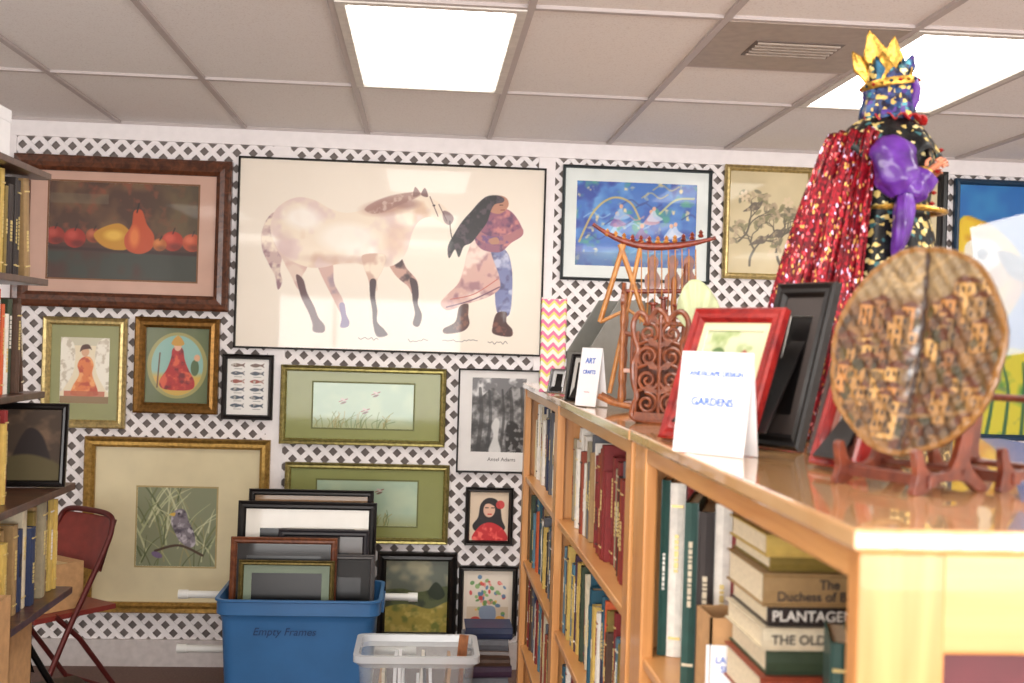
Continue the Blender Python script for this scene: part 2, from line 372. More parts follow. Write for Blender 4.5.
    c.line([(444,310),(470,303),(498,290)],1.2,(.40,.25,.34));c.line([(448,302),(472,297),(496,282)],.8,(.72,.35,.32))
    c.poly([(457,310),(466,307),(466,318),(467,328),(460,335),(443,337),(441,332),(453,325)],(.30,.16,.13),.7,tint=[((.50,.30,.22),5,4)])
    c.poly([(495,317),(505,316),(505,326),(511,334),(509,341),(492,338),(491,330)],(.28,.15,.13),.7,tint=[((.48,.28,.22),5,6)])
    c.poly([(484,214),(500,209),(512,214),(521,228),(522,237),(510,245),(499,254),(482,252),(474,243),(474,230)],(.56,.33,.42),.8,tint=[((.38,.22,.36),7,9),((.76,.48,.48),9,12)])
    c.poly([(476,232),(490,238),(508,236),(520,229),(522,236),(508,245),(490,246),(476,241)],(.66,.42,.44),.8,tint=[((.42,.28,.48),6,2)])
    c.poly([(488,241),(496,239),(498,245),(490,246)],(.70,.50,.40))
    c.poly([(486,198),(498,196),(506,199),(508,206),(503,213),(496,215),(488,211)],(.72,.50,.40),.7)
    c.poly([(503,199),(496,196),(486,197),(478,203),(470,212),(461,222),(452,236),(446,248),(447,260),(453,251),(457,259),(462,248),(470,244),(478,234),(486,223),(490,211),(494,205),(502,203)],(.09,.08,.10),.8,tint=[((.28,.22,.26),5,3)])
    c.line([(499,206),(502,206)],.7,(.1,.05,.05));c.line([(500,211),(504,211)],.7,(.45,.15,.15))
    for x0 in (355,405,440,486): 
        random.seed(x0);c.line([(x0+i*2.2,341+random.uniform(-1.6,1.6)+(x0-350)*.045) for i in range(int(10 if x0!=440 else 17))],.5,(.35,.3,.3))
    return c
e=framed('framed_horse_poster',-.18,2.065,1.54,.955,.009,BLACK,None,1.52,.935,horse(),depth=.022)
def pears():
    c=Cv(152,98,1.3,(.30,.19,.13));n=c.nz(22,1);m=c.nz(9,4)
    c.blend(np.clip((n-.45)*4,0,1),(.44,.32,.21));c.blend(np.clip((m-.6)*5,0,1)*.7,(.54,.27,.17));c.blend(np.clip((c.X-95)/40,0,1)*.5,(.32,.30,.18))
    c.rect(0,12,60,22,(.46,.44,.37),.4)
    c.rect(0,62,152,98,(.28,.16,.12));c.blend(np.clip((c.Y-68)/4,0,1)*np.clip((c.nz(30,8)-.4)*5,0,1)*.8,(.20,.25,.22));c.line([(0,67),(152,70)],3,(.18,.08,.06),.8,False)
    def ap(x,y,r,col): c.ell(x,y,r,r*.9,col);c.ell(x-r*.3,y-r*.3,r*.5,r*.4,tuple(min(1,q+.18) for q in col),0,.7,4);c.ell(x+r*.3,y+r*.5,r*.6,r*.3,tuple(q*.5 for q in col),0,.6,3);c.line([(x,y-r*.7),(x+2,y-r*1.2)],1,(.15,.08,.05))
    ap(7,55,10,(.58,.16,.10));ap(27,57,11,(.62,.15,.09));ap(46,54,8,(.60,.26,.13))
    c.poly([(46,52),(58,44),(72,41),(82,48),(87,58),(79,67),(63,67),(51,61)],(.76,.54,.14));c.ell(66,53,9,5,(.92,.75,.32),0,.8,4)
    c.poly([(86,28),(94,27),(99,40),(107,52),(105,65),(93,71),(80,67),(77,55),(84,42)],(.74,.30,.14));c.ell(87,54,5,10,(.90,.52,.26),0,.8,4);c.line([(89,29),(91,20)],1.4,(.12,.07,.05))
    ap(126,57,11,(.68,.20,.11));ap(146,58,10,(.70,.28,.14));ap(113,61,7,(.70,.38,.15))
    return c
framed('framed_fruit_painting',-1.502,2.136,1.05,.745,.075,WALN,(.80,.65,.58),.72,.475,pears(),dy=.01,depth=.045,liner=(.5,.34,.22),am=art_mat('oil_painting',.2,.45))
def blue(seed=2):
    c=Cv(122,84,1.4,(.20,.42,.74));c.blend(np.clip((c.nz(20,seed)-.45)*4,0,1),(.36,.60,.84));c.blend(np.clip((c.nz(14,seed+4)-.5)*5,0,1),(.13,.26,.62));c.blend(np.clip((c.nz(10,seed+9)-.6)*6,0,1),(.25,.58,.55));c.blend(np.clip((c.nz(7,seed+12)-.66)*6,0,1),(.85,.80,.62))
    for k in range(12):
        random.seed(k+40);x,y=random.uniform(0,120),random.uniform(5,80);c.line([(x,y),(x+9,y-5),(x+18,y),(x+26,y-4)],1.4,random.choice([(.55,.72,.88),(.12,.22,.52),(.75,.68,.45),(.80,.55,.60)]),.7)
    c.line([(4,60),(18,30),(36,16),(54,20),(64,36)],2,(.85,.72,.35),.8);c.line([(84,30),(100,16),(118,14)],2,(.9,.85,.5),.7)
    random.seed(3)
    for i in range(9):
        x,y=random.uniform(18,108),random.uniform(30,66);c.poly([(x,y-6),(x+3,y-1),(x+9,y+3),(x+2,y+6),(x-7,y+5),(x-4,y-1)],random.choice([(.80,.84,.92),(.82,.58,.62),(.62,.76,.90),(.50,.32,.60)]),1,op=.8);c.ell(x,y-7,1.9,2.1,(.85,.65,.55))
    c.rect(0,70,122,84,(.14,.28,.52),.6);c.ell(60,72,40,6,(.45,.68,.78),0,.5,4);return c
framed('framed_blue_painting',1.059,2.275,.77,.585,.016,mat('pewter_frame',(.30,.33,.34),.3,.7),(.88,.91,.90),.62,.43,blue(),depth=.025)
def tree(seed=4,bg=(.80,.74,.58),col=(.35,.32,.25)):
    c=Cv(70,88,1.8,bg);c.a+=((c.nz(20,7)-.5)*.12)[...,None];random.seed(seed)
    def br(x,y,a,L,w,d):
        x2=x+L*math.cos(a);y2=y-L*math.sin(a);c.line([(x,y),((x+x2)/2+random.uniform(-2,2),(y+y2)/2),(x2,y2)],w,col)
        if d>0:
            for k in range(2 if d<3 else 3): br(x2,y2,a+random.uniform(-1,1),L*.74,w*.65,d-1)
        else:
            for k in range(3): c.ell(x2+random.uniform(-4,4),y2+random.uniform(-4,4),3.2,1.5,random.choice([(.50,.48,.33),(.42,.40,.30),(.70,.62,.50)]),random.uniform(0,180),.8)
    br(50,84,2.0,18,2.4,4);br(20,80,1.3,14,2,3);br(10,60,1.0,16,1.6,3)
    for x,y in ((24,30),(44,52),(30,58)):
        c.poly([(x-6,y+1),(x-2,y-3),(x+3,y-3),(x+6,y-5),(x+5,y-1),(x+2,y+3),(x-4,y+4),(x-11,y+5)],(.38,.34,.28),.6,tint=[((.65,.58,.45),3,2)])
    for x,y in ((14,22),(52,26),(40,70)):
        for k in range(6): c.ell(x+3*math.cos(k),y+3*math.sin(k),2,1.4,(.86,.78,.64),k*57,.9)
    return c
framed('framed_botanical_drawing',1.745,2.31,.47,.585,.03,GOLDL,None,.42,.535,tree(),depth=.03)
framed('framed_floral_drawing',2.47,2.36,.44,.50,.05,BLACK,(.88,.82,.66),.24,.30,tree(9,(.85,.80,.66),(.45,.35,.3)))
def parrot():
    c=Cv(90,136,1.2,(.10,.42,.72));c.blend(np.clip((c.nz(26,5)-.45)*4,0,1),(.22,.60,.80))
    c.poly([(0,24),(14,20),(30,30),(40,46),(34,66),(20,80),(0,86)],(.92,.78,.16),1,tint=[((.80,.55,.10),12,3)]);c.poly([(6,32),(20,30),(26,40),(16,48),(6,44)],(.95,.93,.85));c.ell(15,38,3,3,(.05,.05,.05));c.poly([(24,36),(38,40),(40,52),(30,48)],(.12,.1,.1))
    c.poly([(0,96),(30,88),(60,92),(90,84),(90,136),(0,136)],(.80,.76,.15),1,tint=[((.20,.50,.20),14,6),((.10,.25,.45),12,9)])
    for i in range(8): c.line([(10+i*10,136),(14+i*9,112),(4+i*12,96)],2.2,(.12,.34,.18),1,True,.6)
    c.poly([(44,60),(70,50),(90,60),(90,80),(60,84)],(.80,.25,.15),1);return c
framed('framed_parrot_poster',3.18,1.90,.90,1.36,.03,mat('teal_frame',(.10,.22,.32),.4),None,.85,1.31,parrot())
def orange():
    c=Cv(46,64,2,(.93,.88,.76));c.rect(0,0,46,8,(.82,.80,.70));c.poly([(0,4),(12,6),(13,30),(6,46),(0,50)],(.96,.94,.88),tint=[((.80,.76,.68),4,2)]);c.poly([(46,4),(34,6),(33,30),(40,46),(46,50)],(.96,.94,.88),tint=[((.80,.76,.68),4,3)])
    c.poly([(20,20),(27,19),(31,26),(30,36),(35,50),(34,56),(12,56),(12,48),(18,36),(16,27)],(.88,.48,.24),tint=[((.75,.30,.18),5,6),((.95,.66,.40),6,7)]);c.ell(23,14,3.6,4.6,(.85,.66,.52));c.poly([(18,14),(20,8),(26,7),(29,12),(27,11),(21,12)],(.30,.16,.10));c.rect(4,52,42,57,(.72,.36,.24),.8);c.rect(0,57,46,64,(.55,.45,.30));return c
framed('framed_lady_portrait',-1.668,1.444,.405,.545,.04,GOLDL,(.60,.61,.42),.235,.325,orange(),dy=.01)
def redlady():
    c=Cv(62,76,2,(.38,.43,.28));c.ell(31,38,29,33,(.62,.60,.36));c.ell(31,38,25,30,(.55,.72,.68));c.blend(np.clip((c.Y-44)/6,0,1)*(((c.X-31)/25)**2+((c.Y-38)/30)**2<1),(.80,.66,.30))
    c.poly([(31,18),(36,22),(38,32),(42,42),(48,54),(44,62),(20,62),(14,55),(21,42),(25,30),(26,22)],(.68,.12,.12),tint=[((.45,.06,.10),6,3),((.85,.35,.22),6,5)]);c.ell(31,19,3.6,4.6,(.88,.70,.58));c.poly([(25,15),(31,8),(37,15),(35,18),(27,18)],(.78,.58,.20));c.line([(14,26),(12,60)],1.3,(.35,.22,.12));c.ell(48,40,4,8,(.30,.40,.25));c.ell(50,30,3,3.4,(.85,.65,.5));return c
framed('framed_queen_illustration',-1.221,1.491,.41,.475,.052,GOLDB,None,.31,.375,redlady(),depth=.04)
def fish():
    c=Cv(46,60,2.2,(.93,.92,.90));random.seed(1)
    for i in range(6):
        y=7+i*8.6;col=random.choice([(.35,.38,.42),(.50,.42,.38),(.62,.35,.30),(.28,.33,.38)])
        for x,L in ((12,9),(33,9)):
            c.poly([(x-L*.9,y),(x-L*.3,y-2.1),(x+L*.4,y-1.1),(x+L*.8,y-2.4),(x+L*.7,y),(x+L*.8,y+2.2),(x+L*.4,y+.9),(x-L*.3,y+2.1)],col,.5,tint=[((.75,.72,.68),3,i)])
            c.line([(x-4,y+3.8),(x+4,y+3.8)],.5,(.3,.3,.3),.7,False)
    return c
framed('framed_fish_chart',-.873,1.394,.252,.325,.024,BLACK,None,.205,.278,fish())
def marsh(seed):
    c=Cv(100,48,1.8,(.66,.76,.66));c.blend(np.clip((c.nz(20,seed)-.4)*3,0,1),(.72,.80,.68));c.blend(np.clip((c.Y-34)/14,0,1)*.7,(.62,.62,.38));random.seed(seed)
    for i in range(46):
        x=random.uniform(0,75);h=random.uniform(6,18);c.line([(x,48),(x+random.uniform(-2,3),48-h*.6),(x+random.uniform(-3,7),48-h)],.6,random.choice([(.45,.50,.25),(.60,.55,.30),(.35,.45,.25)]),.8)
    for x,y in ((30,20),(62,12),(52,30)): c.line([(x-4,y),(x+4,y-3)],.9,(.55,.30,.28));c.ell(x,y-2,3,1,(.80,.72,.70),30);c.ell(x,y+1,3,1,(.45,.35,.3),-20)
    return c
for i,(nx,nz_,w,h) in enumerate(((-.298,1.314,.825,.395),(-.266,.826,.82,.40))):
    framed('framed_marsh_print',nx,nz_,w,h,.03,gold('olive_gold_frame',(.62,.58,.36)),(.55,.57,.32),.50,.225,marsh(5+i),depth=.03,liner=(.42,.44,.24))
def bw():
    c=Cv(54,74,2,(.20,.20,.20));n=c.nz(8,3,4);c.blend(np.clip((n-.35)*3,0,1),(.62,.62,.62));c.poly([(0,0),(54,0),(54,12),(40,8),(30,18),(20,10),(8,20),(0,14)],(.45,.45,.46),1,tint=[((.85,.85,.85),8,2)])
    for x,w in ((8,3),(17,2.5),(30,2),(38,3),(49,3)): c.line([(x,10+x%7),(x+2,40),(x-1,74)],w,(.13,.13,.13),.6,True,-.6)
    c.poly([(24,40),(28,44),(27,60),(30,74),(18,74),(22,58),(20,48)],(.85,.85,.84),1.5,op=.9);c.poly([(36,44),(50,50),(54,74),(36,74)],(.10,.10,.10),2,tint=[((.5,.5,.5),4,8)]);return c
e=framed('framed_photography_poster',.384,1.255,.418,.525,.009,BLACK,(.90,.89,.88),.275,.375,bw(),dy=.03)
text('Ansel Adams',.027,mat('ink',(.22,.2,.2),.6),T(.02,-.195,.0085),None,'caption',bold=0).parent=e
def bird():
    c=Cv(84,82,1.6,(.52,.54,.42));random.seed(8)
    for i in range(70):
        x=random.uniform(-5,89);y=random.uniform(10,95);L=random.uniform(25,60);b_=random.uniform(-1,1)
        c.line([(x,y),(x+b_*L*.4,y-L*.5),(x+b_*L,y-L*.8)],random.uniform(1,2.6),random.choice([(.72,.74,.56),(.32,.36,.22),(.82,.82,.66),(.42,.46,.30),(.60,.58,.40)]),.8,True,.8)
    c.poly([(38,26),(46,22),(52,26),(54,34),(60,46),(62,58),(56,62),(46,56),(40,46),(36,36)],(.50,.47,.50),.8,tint=[((.30,.27,.32),5,3),((.75,.72,.75),5,6)]);c.poly([(40,26),(34,28),(39,30)],(.85,.7,.3));c.ell(44,27,1,1,(0,0,0));c.line([(20,66),(45,60),(70,70)],2.4,(.28,.20,.14));c.ell(22,70,6,3,(.45,.35,.55),20,.8);return c
framed('framed_bird_print',-1.201,.70,.90,.865,.05,GOLD,(.86,.81,.66),.385,.39,bird(),dy=-.01,depth=.045,liner=(.70,.62,.42))
def redgirl():
    c=Cv(36,46,2.4,(.88,.80,.70));c.poly([(10,12),(16,6),(24,7),(28,14),(30,26),(33,34),(26,38),(8,38),(3,32),(8,24)],(.08,.06,.08));c.ell(18,17,5.4,7,(.90,.72,.62));c.poly([(4,46),(8,34),(16,29),(24,30),(32,36),(34,46)],(.78,.12,.15),tint=[((.95,.4,.35),5,2)]);c.line([(14.5,15),(17,15)],.8,(0,0,0));c.line([(20,15),(22.5,15)],.8,(0,0,0));c.line([(17,21),(20,21)],1,(.8,.1,.1));c.poly([(12,12),(18,8),(25,12),(24,14),(18,11)],(.08,.06,.08));c.ell(28,12,4,4,(.80,.2,.2),0,.9);return c
framed('framed_woman_portrait',.350,.772,.243,.292,.024,BLACK,None,.195,.244,redgirl())
def floral():
    c=Cv(46,58,2.2,(.92,.88,.82));random.seed(5);c.rect(0,36,46,58,(.80,.72,.60),.6)
    for i in range(60):
        x,y=random.gauss(23,10),random.gauss(24,9);c.ell(x,y,random.uniform(1.2,3),random.uniform(1.2,2.6),random.choice([(.85,.30,.30),(.90,.60,.55),(.40,.60,.35),(.35,.50,.65),(.92,.75,.35),(.55,.70,.45)]),random.uniform(0,90),.9)
    c.poly([(16,36),(30,36),(32,48),(26,52),(20,52),(14,46)],(.55,.62,.72));c.ell(10,50,5,3,(.80,.30,.25));c.ell(37,49,5,3,(.88,.65,.30));return c
framed('framed_flower_print',.356,.346,.299,.352,.026,BLACK,(.90,.86,.80),.21,.262,floral())
def land():
    c=Cv(56,66,1.8,(.42,.45,.40));c.blend(np.clip((c.nz(16,2)-.4)*4,0,1)*(c.Y<30),(.66,.64,.52));c.poly([(-4,30),(14,26),(30,29),(60,24),(60,50),(-4,50)],(.34,.38,.22),1,tint=[((.20,.24,.15),8,2)]);c.poly([(-4,46),(20,40),(40,44),(60,38),(60,70),(-4,70)],(.66,.60,.26),1,tint=[((.45,.48,.20),9,4),((.78,.70,.36),7,6)]);c.poly([(38,30),(44,20),(50,24),(53,32),(46,36)],(.15,.20,.12),1);return c
framed('framed_landscape_painting',-.004,.362,.40,.45,.045,BLACK,None,.31,.36,land(),depth=.04)
# ================================================================ BOOKS
pal=[(.16,.12,.11),(.50,.13,.13),(.12,.18,.32),(.10,.27,.24),(.62,.50,.33),(.84,.79,.68),(.30,.20,.14),(.50,.42,.18),(.20,.26,.18),(.78,.66,.34),(.55,.23,.13),(.36,.37,.40),(.10,.32,.40),(.90,.88,.84),(.80,.36,.18),(.24,.14,.24),(.32,.48,.55),(.60,.56,.46)]
def cloth(i): return mat('book_cloth_%d'%i,pal[i],.55,var=.07,scale=60,coat=.15)
FOIL=mat('book_gilt_lettering',(.85,.76,.50),.4,.3)
def book(b,M,t,h,d,m,rng,title=True):
    b.box(0,.0022,0,d,0,h,m,M);b.box(t-.0022,t,0,d,0,h,m,M)
    b.prism([(0,.004),(t*.12,-.001),(t*.5,-.0035),(t*.88,-.001),(t,.004)],0,h,m,M)
    b.box(.0022,t-.0022,.003,d-.004,.004,h-.004,PAGES,M)
    if title and t>.012:
        lm=FOIL if rng.random()<.6 else cloth(rng.choice([5,13,0,1]))
        z0=h*rng.uniform(.25,.5);z1=z0+h*rng.uniform(.15,.35)
        q=z0
        while q<z1:
            L=rng.uniform(.004,.012);b.box(t*.36,t*.64,-.0042,-.002,q,q+L,lm,M);q+=L+.0025
        if rng.random()<.5: b.box(t*.1,t*.9,-.0040,-.001,h*.86,h*.875,lm,M)
        if rng.random()<.5: b.box(t*.1,t*.9,-.0040,-.001,h*.10,h*.115,lm,M)
def row(name,M,length,hr,dr,tr,seed,cols=None,parent=None,gap=0,seq=False):
    rng=random.Random(seed);b=MB();x=0;i=0
    while x<length:
        t=rng.uniform(*tr);h=rng.uniform(*hr);d=rng.uniform(*dr)
        if x+t>length: break
        k=(cols[i%len(cols)] if seq else rng.choice(cols)) if cols else rng.randrange(len(pal));i+=1
        off=rng.uniform(0,.02)
        if rng.random()<gap and x>.05:
            a=rng.uniform(5,11);x+=h*math.sin(R(a))*.98
            if x+t>length: break
            book(b,M@T(x,off,0)@RY(-a),t,h,d,cloth(k),rng);x+=t/math.cos(R(a))+.001
        else:
            book(b,M@T(x,off,0),t,h,d,cloth(k),rng);x+=t+.0008
    return b.build(name,parent)
AISLE_R=lambda x,y,z: Matrix(((0,1,0,x),(-1,0,0,y),(0,0,1,z),(0,0,0,1)))
AISLE_L=lambda x,y,z: Matrix(((0,-1,0,x),(1,0,0,y),(0,0,1,z),(0,0,0,1)))
# ================================================================ RIGHT BOOKCASES
ZT=1.495
b=MB()
b.box(.405,1.16,1.045,2.225,ZT-.022,ZT,MAPLET)
b.box(.415,1.15,1.055,1.085,1.375,ZT-.022,MAPLEH);b.box(.414,.50,1.054,1.086,.0,ZT-.022,MAPLE);b.box(1.06,1.15,1.056,1.086,0,1.376,MAPLE)
b.box(.417,.437,1.086,2.20,ZT-.055,ZT-.022,MAPLEH)
b.box(.415,.440,2.11,2.215,0,ZT-.022,MAPLE);b.box(.440,1.15,2.185,2.212,0,ZT-.022,MAPLE);b.box(1.13,1.15,1.086,2.185,0,ZT-.022,MAPLE)
for z in (.06,.42,.74,1.06): b.box(.42,1.13,1.086,2.185,z,z+.02,MAPLEH)
b.box(.50,1.06,1.10,1.112,.08,1.376,mat('maroon_panel',(.36,.10,.13),.5))
b.build('low_bookcase',bevel=.004)
b=MB()
b.box(.405,1.12,2.24,4.70,ZT-.024,ZT-.002,MAPLET);b.box(.417,.437,2.26,4.68,ZT-.055,ZT-.024,MAPLEH)
for y0,y1 in ((2.245,2.305),(3.50,3.58),(4.62,4.69)): b.box(.413,.438,y0,y1,0,ZT-.024,MAPLE)
for y in (2.25,3.53,4.665): b.box(.438,1.10,y,y+.022,0,ZT-.024,MAPLE)
b.box(.76,.775,2.272,4.665,0,ZT-.024,MAPLE)
for z in (.06,.42,.76,1.10): b.box(.42,1.10,2.272,4.665,z,z+.02,MAPLEH)
b.build('low_bookcase',bevel=.003)
row('book_row',AISLE_R(.455,3.49,1.121),1.15,(.20,.29),(.16,.22),(.015,.045),3,[11,1,13,5,11,0,1,10,4,17,13],gap=.06)
row('book_row',AISLE_R(.455,4.60,1.121),1.0,(.22,.30),(.16,.22),(.015,.04),4,[13,5,2,11,16,13,0])
row('book_row',AISLE_R(.445,3.49,.781),1.18,(.20,.28),(.16,.22),(.015,.045),5,gap=.06)
row('book_row',AISLE_R(.445,4.60,.781),1.02,(.20,.28),(.16,.22),(.015,.045),6)
row('book_row',AISLE_R(.445,3.49,.441),1.18,(.20,.28),(.16,.22),(.015,.045),7)
row('book_row',AISLE_R(.445,4.60,.441),1.02,(.20,.28),(.16,.22),(.015,.045),8)
row('book_row',T(.448,2.12,1.081)@RZ(-19),.19,(.29,.345),(.17,.18),(.014,.03),21,[3,13,1,12,5,0,13,10],seq=True)
row('book_row',T(.448,1.93,1.081)@RZ(-19),.60,(.24,.325),(.16,.18),(.012,.028),24,[3,0,13,1,12,5,13,10,16,0,13,9,1,5],seq=True)
rng=random.Random(5)
b=MB();z=1.081;zt=[]
for i,(t,k,w,yo) in enumerate(((.045,6,.24,0),(.04,0,.25,.01),(.05,10,.22,0),(.035,8,.24,.01),(.03,5,.23,.0),(.028,0,.24,.01),(.045,4,.23,0),(.02,7,.22,.012),(.03,9,.235,.004))):
    M=T(.465+yo,1.52+yo,z)@Matrix(((0,0,1,0),(0,1,0,0),(-1,0,0,t),(0,0,0,1)))
    book(b,M,t,w,.19,cloth(k),rng,False);zt.append(z+t/2);z+=t+.0006
o=b.build('book_stack')
INK=mat('ink',(.12,.1,.1),.6)
text('The\nDuchess of Bedford',.018,INK,T(.555,1.5155,zt[6])@RX(90),None,'title',spacing=.9).parent=o
text('PLANTAGENET',.020,cloth(13),T(.548,1.5255,zt[5])@RX(90),None,'title').parent=o
text('THE OLD HOUSES',.018,INK,T(.55,1.5155,zt[4])@RX(90),None,'title').parent=o
row('book_row',T(.480,1.30,1.081)@RZ(-16),.24,(.20,.262),(.10,.12),(.016,.032),33,[17,5,3,0,11,10,7])
row('book_row',T(.455,1.33,.761),.5,(.20,.27),(.13,.16),(.018,.035),34)
CARD=mat('corrugated_cardboard',(.74,.57,.39),.8,var=.08,scale=40)
PAPER=mat('white_paper',(.95,.95,.96),.6,var=.01);BLUEINK=mat('blue_ink',(.12,.38,.78),.6);RED=mat('red_ink',(.85,.25,.30),.6)
def carton(name,M,w,d,h,flap=True):
    b=MB();t=.004
    b.box(-w/2,w/2,-d/2,d/2,0,t,CARD,M);b.box(-w/2,w/2,-d/2,-d/2+t,0,h,CARD,M);b.box(-w/2,w/2,d/2-t,d/2,0,h,CARD,M);b.box(-w/2,-w/2+t,-d/2,d/2,0,h,CARD,M);b.box(w/2-t,w/2,-d/2,d/2,0,h,CARD,M)
    if flap: b.box(-w/2,w/2,0,d*.45,0,t,CARD,M@T(0,d/2,h)@RX(35))
    return b.build(name)
o=carton('cardboard_box',T(.493,1.775,1.081),.09,.09,.165,False)
e=empty('box_label_sign',T(.478,1.727,1.155)@RZ(-8)@RX(90))
b=MB();b.box(-.035,.035,-.05,.05,0,.001,PAPER);b.build('card',e)
t_=text('LARGE\nSIZE',.014,BLUEINK,T(0,.02,.0015),None,'lettering');t_.parent=e
# ================================================================ ITEMS ON TOP
REDW=wood('red_stained_wood',(.62,.15,.13),(.44,.08,.09),.25,(20,20,20),coat=.5)
BRW=wood('carved_brown_wood',(.56,.30,.17),(.38,.18,.10),.35,(25,25,25),coat=.3)
TEAK=wood('turned_teak',(.68,.42,.22),(.48,.26,.12),.35,(30,30,8),coat=.3)
def stand(name,x,y,w,h,phi,tilt,fw,fm,matc,aw,ah,cv,roll=0,depth=.018):
    M=T(x,y,ZT+.001)@RZ(-phi)@RX(90-tilt)@T(0,h/2,0)
    e=framed(name,0,0,w,h,fw,fm,matc,aw,ah,cv,M=M,depth=depth)
    b=MB()
    b.prism([(-.03,-h/2+.004+0),(.03,-h/2+.004),(.015,h*.18),(-.015,h*.18)],0,.003,BLACK,T(0,0,-.003)@T(0,h*.18,0)@RX(-(tilt+2))@T(0,-h*.18,0))
    b.build('easel_back',e);return e
def garden():
    c=Cv(50,64,2,(.78,.80,.66));c.blend(np.clip((c.nz(12,2)-.45)*4,0,1),(.55,.62,.40));c.poly([(0,38),(20,32),(50,36),(50,64),(0,64)],(.40,.50,.25),tint=[((.75,.70,.35),7,4)]);c.line([(30,64),(28,50),(32,40)],4,(.85,.78,.62));c.ell(14,22,8,10,(.30,.42,.22),0,.9);c.rect(30,20,44,34,(.85,.72,.55));c.poly([(28,20),(37,13),(46,20)],(.60,.30,.22),smooth=False);return c
stand('red_picture_frame',.475,1.90,.20,.245,56,21,.026,REDW,(.88,.83,.66),.125,.165,garden())
stand('black_picture_frame',.580,1.86,.13,.285,62,16,.024,BLACK,(.22,.19,.18),.05,.17,None)
stand('small_dark_frame',.625,1.665,.12,.19,62,18,.018,wood('espresso_frame',(.22,.13,.10),(.12,.07,.05),.3,(20,20,20)),(.20,.18,.18),.05,.11,None)
stand('small_red_frame',.575,1.545,.10,.13,70,18,.018,REDW,(.5,.3,.25),.04,.06,None)
stand('small_black_frame',.437,3.16,.10,.135,48,12,.010,BLACK,(.75,.74,.72),.06,.09,None)
stand('small_silver_frame',.43,3.66,.07,.08,50,12,.008,mat('silver_frame',(.75,.75,.76),.25,.9),(.8,.8,.8),.03,.05,None)
def sign(name,x,y,w,h,phi,tilt,lines,roll=0):
    M=T(x,y,ZT+.001)@RZ(-phi)@RX(90-tilt)
    e=empty(name,M);b=MB();b.box(-w/2,w/2,0,h,-.0008,0,PAPER)
    b.box(-w/2,w/2,-h,0,-.0008,0,PAPER,T(0,h,0)@RX(2*tilt))
    b.build('folded_card',e)
    for s,sz,m,yy in lines:
        o=text(s,sz,m,T(0,yy,.0006),None,'lettering',bold=.02);o.parent=e
    return e
sign('shelf_label_sign',.436,1.735,.132,.158,50,7,[('LANDSCAPE DESIGN',.0114,BLUEINK,.124),('GARDENS',.0175,BLUEINK,.080),('- - - - - - - - - - - -',.008,RED,.038),('. . . . . . . . . .',.008,RED,.018)])
sign('section_label_sign',.424,3.00,.08,.155,56,8,[('ART',.02,BLUEINK,.120),('CRAFTS',.014,BLUEINK,.090),('.........',.010,RED,.04)])
def easel(name,M,w=.12):
    b=MB();pf=catmull([(-.070,.048),(-.060,.052),(-.052,.032),(-.036,.024),(-.006,.030),(.012,.075),(.026,.125),(.036,.125),(.030,.07),(.026,.034),(.052,.010),(.056,0),(.040,0),(.016,.013),(-.03,.012),(-.052,0),(-.072,0),(-.066,.022)],n=3)
    A=Matrix(((0,0,1,0),(1,0,0,0),(0,1,0,0),(0,0,0,1)))
    for x in (-w/2,w/2-.010): b.prism(pf,x,x+.010,TEAKR,M@A)
    b.tube([(-w/2,.012,.025),(w/2,.012,.025)],.005,TEAKR,M=M);b.tube([(-w/2,.030,.11),(w/2,.030,.11)],.005,TEAKR,M=M)
    b.box(-w/2-.004,w/2+.004,-.05,-.038,.008,.022,TEAKR,M)
    return b.build(name,bevel=.001)
TEAKR=wood('red_brown_easel_wood',(.50,.24,.15),(.34,.14,.09),.3,(25,25,25),coat=.4)
PHI=64
PX,PY=.605,1.38
easel('plate_easel',T(PX,PY,ZT+.001)@RZ(-PHI),.13)
def platecv():
    c=Cv(260,260,1,(.42,.30,.19));c.blend(np.clip((c.nz(26,3)-.45)*4,0,1),(.56,.42,.26));c.blend(np.clip((c.nz(16,6)-.55)*5,0,1),(.25,.19,.13));c.blend(np.clip((78-c.Y)/22,0,1),(.54,.46,.34));random.seed(12)
    for k in range(18): x=random.uniform(20,230);c.line([(x-30,random.uniform(10,70)),(x,random.uniform(5,60)),(x+30,random.uniform(10,70))],4,random.choice([(.66,.57,.43),(.42,.35,.27),(.72,.60,.42)]),.5)
    for i in range(52):
        x=random.uniform(4,228);y=50+i*3.0+random.uniform(-14,14);w=random.uniform(18,40);h=random.uniform(26,54);col=random.choice([(.66,.50,.30),(.74,.59,.37),(.54,.38,.24),(.44,.32,.22),(.70,.50,.29),(.58,.46,.31),(.62,.47,.28)])
        c.poly([(x,y),(x+w,y+2),(x+w,y+h),(x,y+h-1)],col,1,False);c.poly([(x-2,y),(x+w/2,y-7),(x+w+2,y+2)],(.38,.22,.15),1,False);c.poly([(x+w*.68,y+1),(x+w,y+2),(x+w,y+h),(x+w*.68,y+h)],tuple(q*.62 for q in col),1,False,.9);c.line([(x,y),(x,y+h)],1.2,(.20,.13,.09),.85,False);c.line([(x,y+h),(x+w,y+h)],1.2,(.20,.13,.09),.7,False)
        for a in range(3):
            for d in range(3): c.rect(x+4+a*w*.3,y+5+d*h*.3,x+7.5+a*w*.3,y+12+d*h*.3,(.18,.12,.09))
    for i in range(60): c.ell(random.uniform(5,255),random.uniform(80,255),random.uniform(4,12),random.uniform(3,8),random.choice([(.22,.21,.12),(.32,.27,.14),(.30,.20,.13),(.36,.20,.13),(.40,.31,.18)]),random.uniform(0,90),.85)
    c.rect(126,0,133,260,(.20,.12,.08),.85);c.line([(20,205),(80,195),(130,212),(240,198)],5,(.56,.43,.27),.8)
    return c
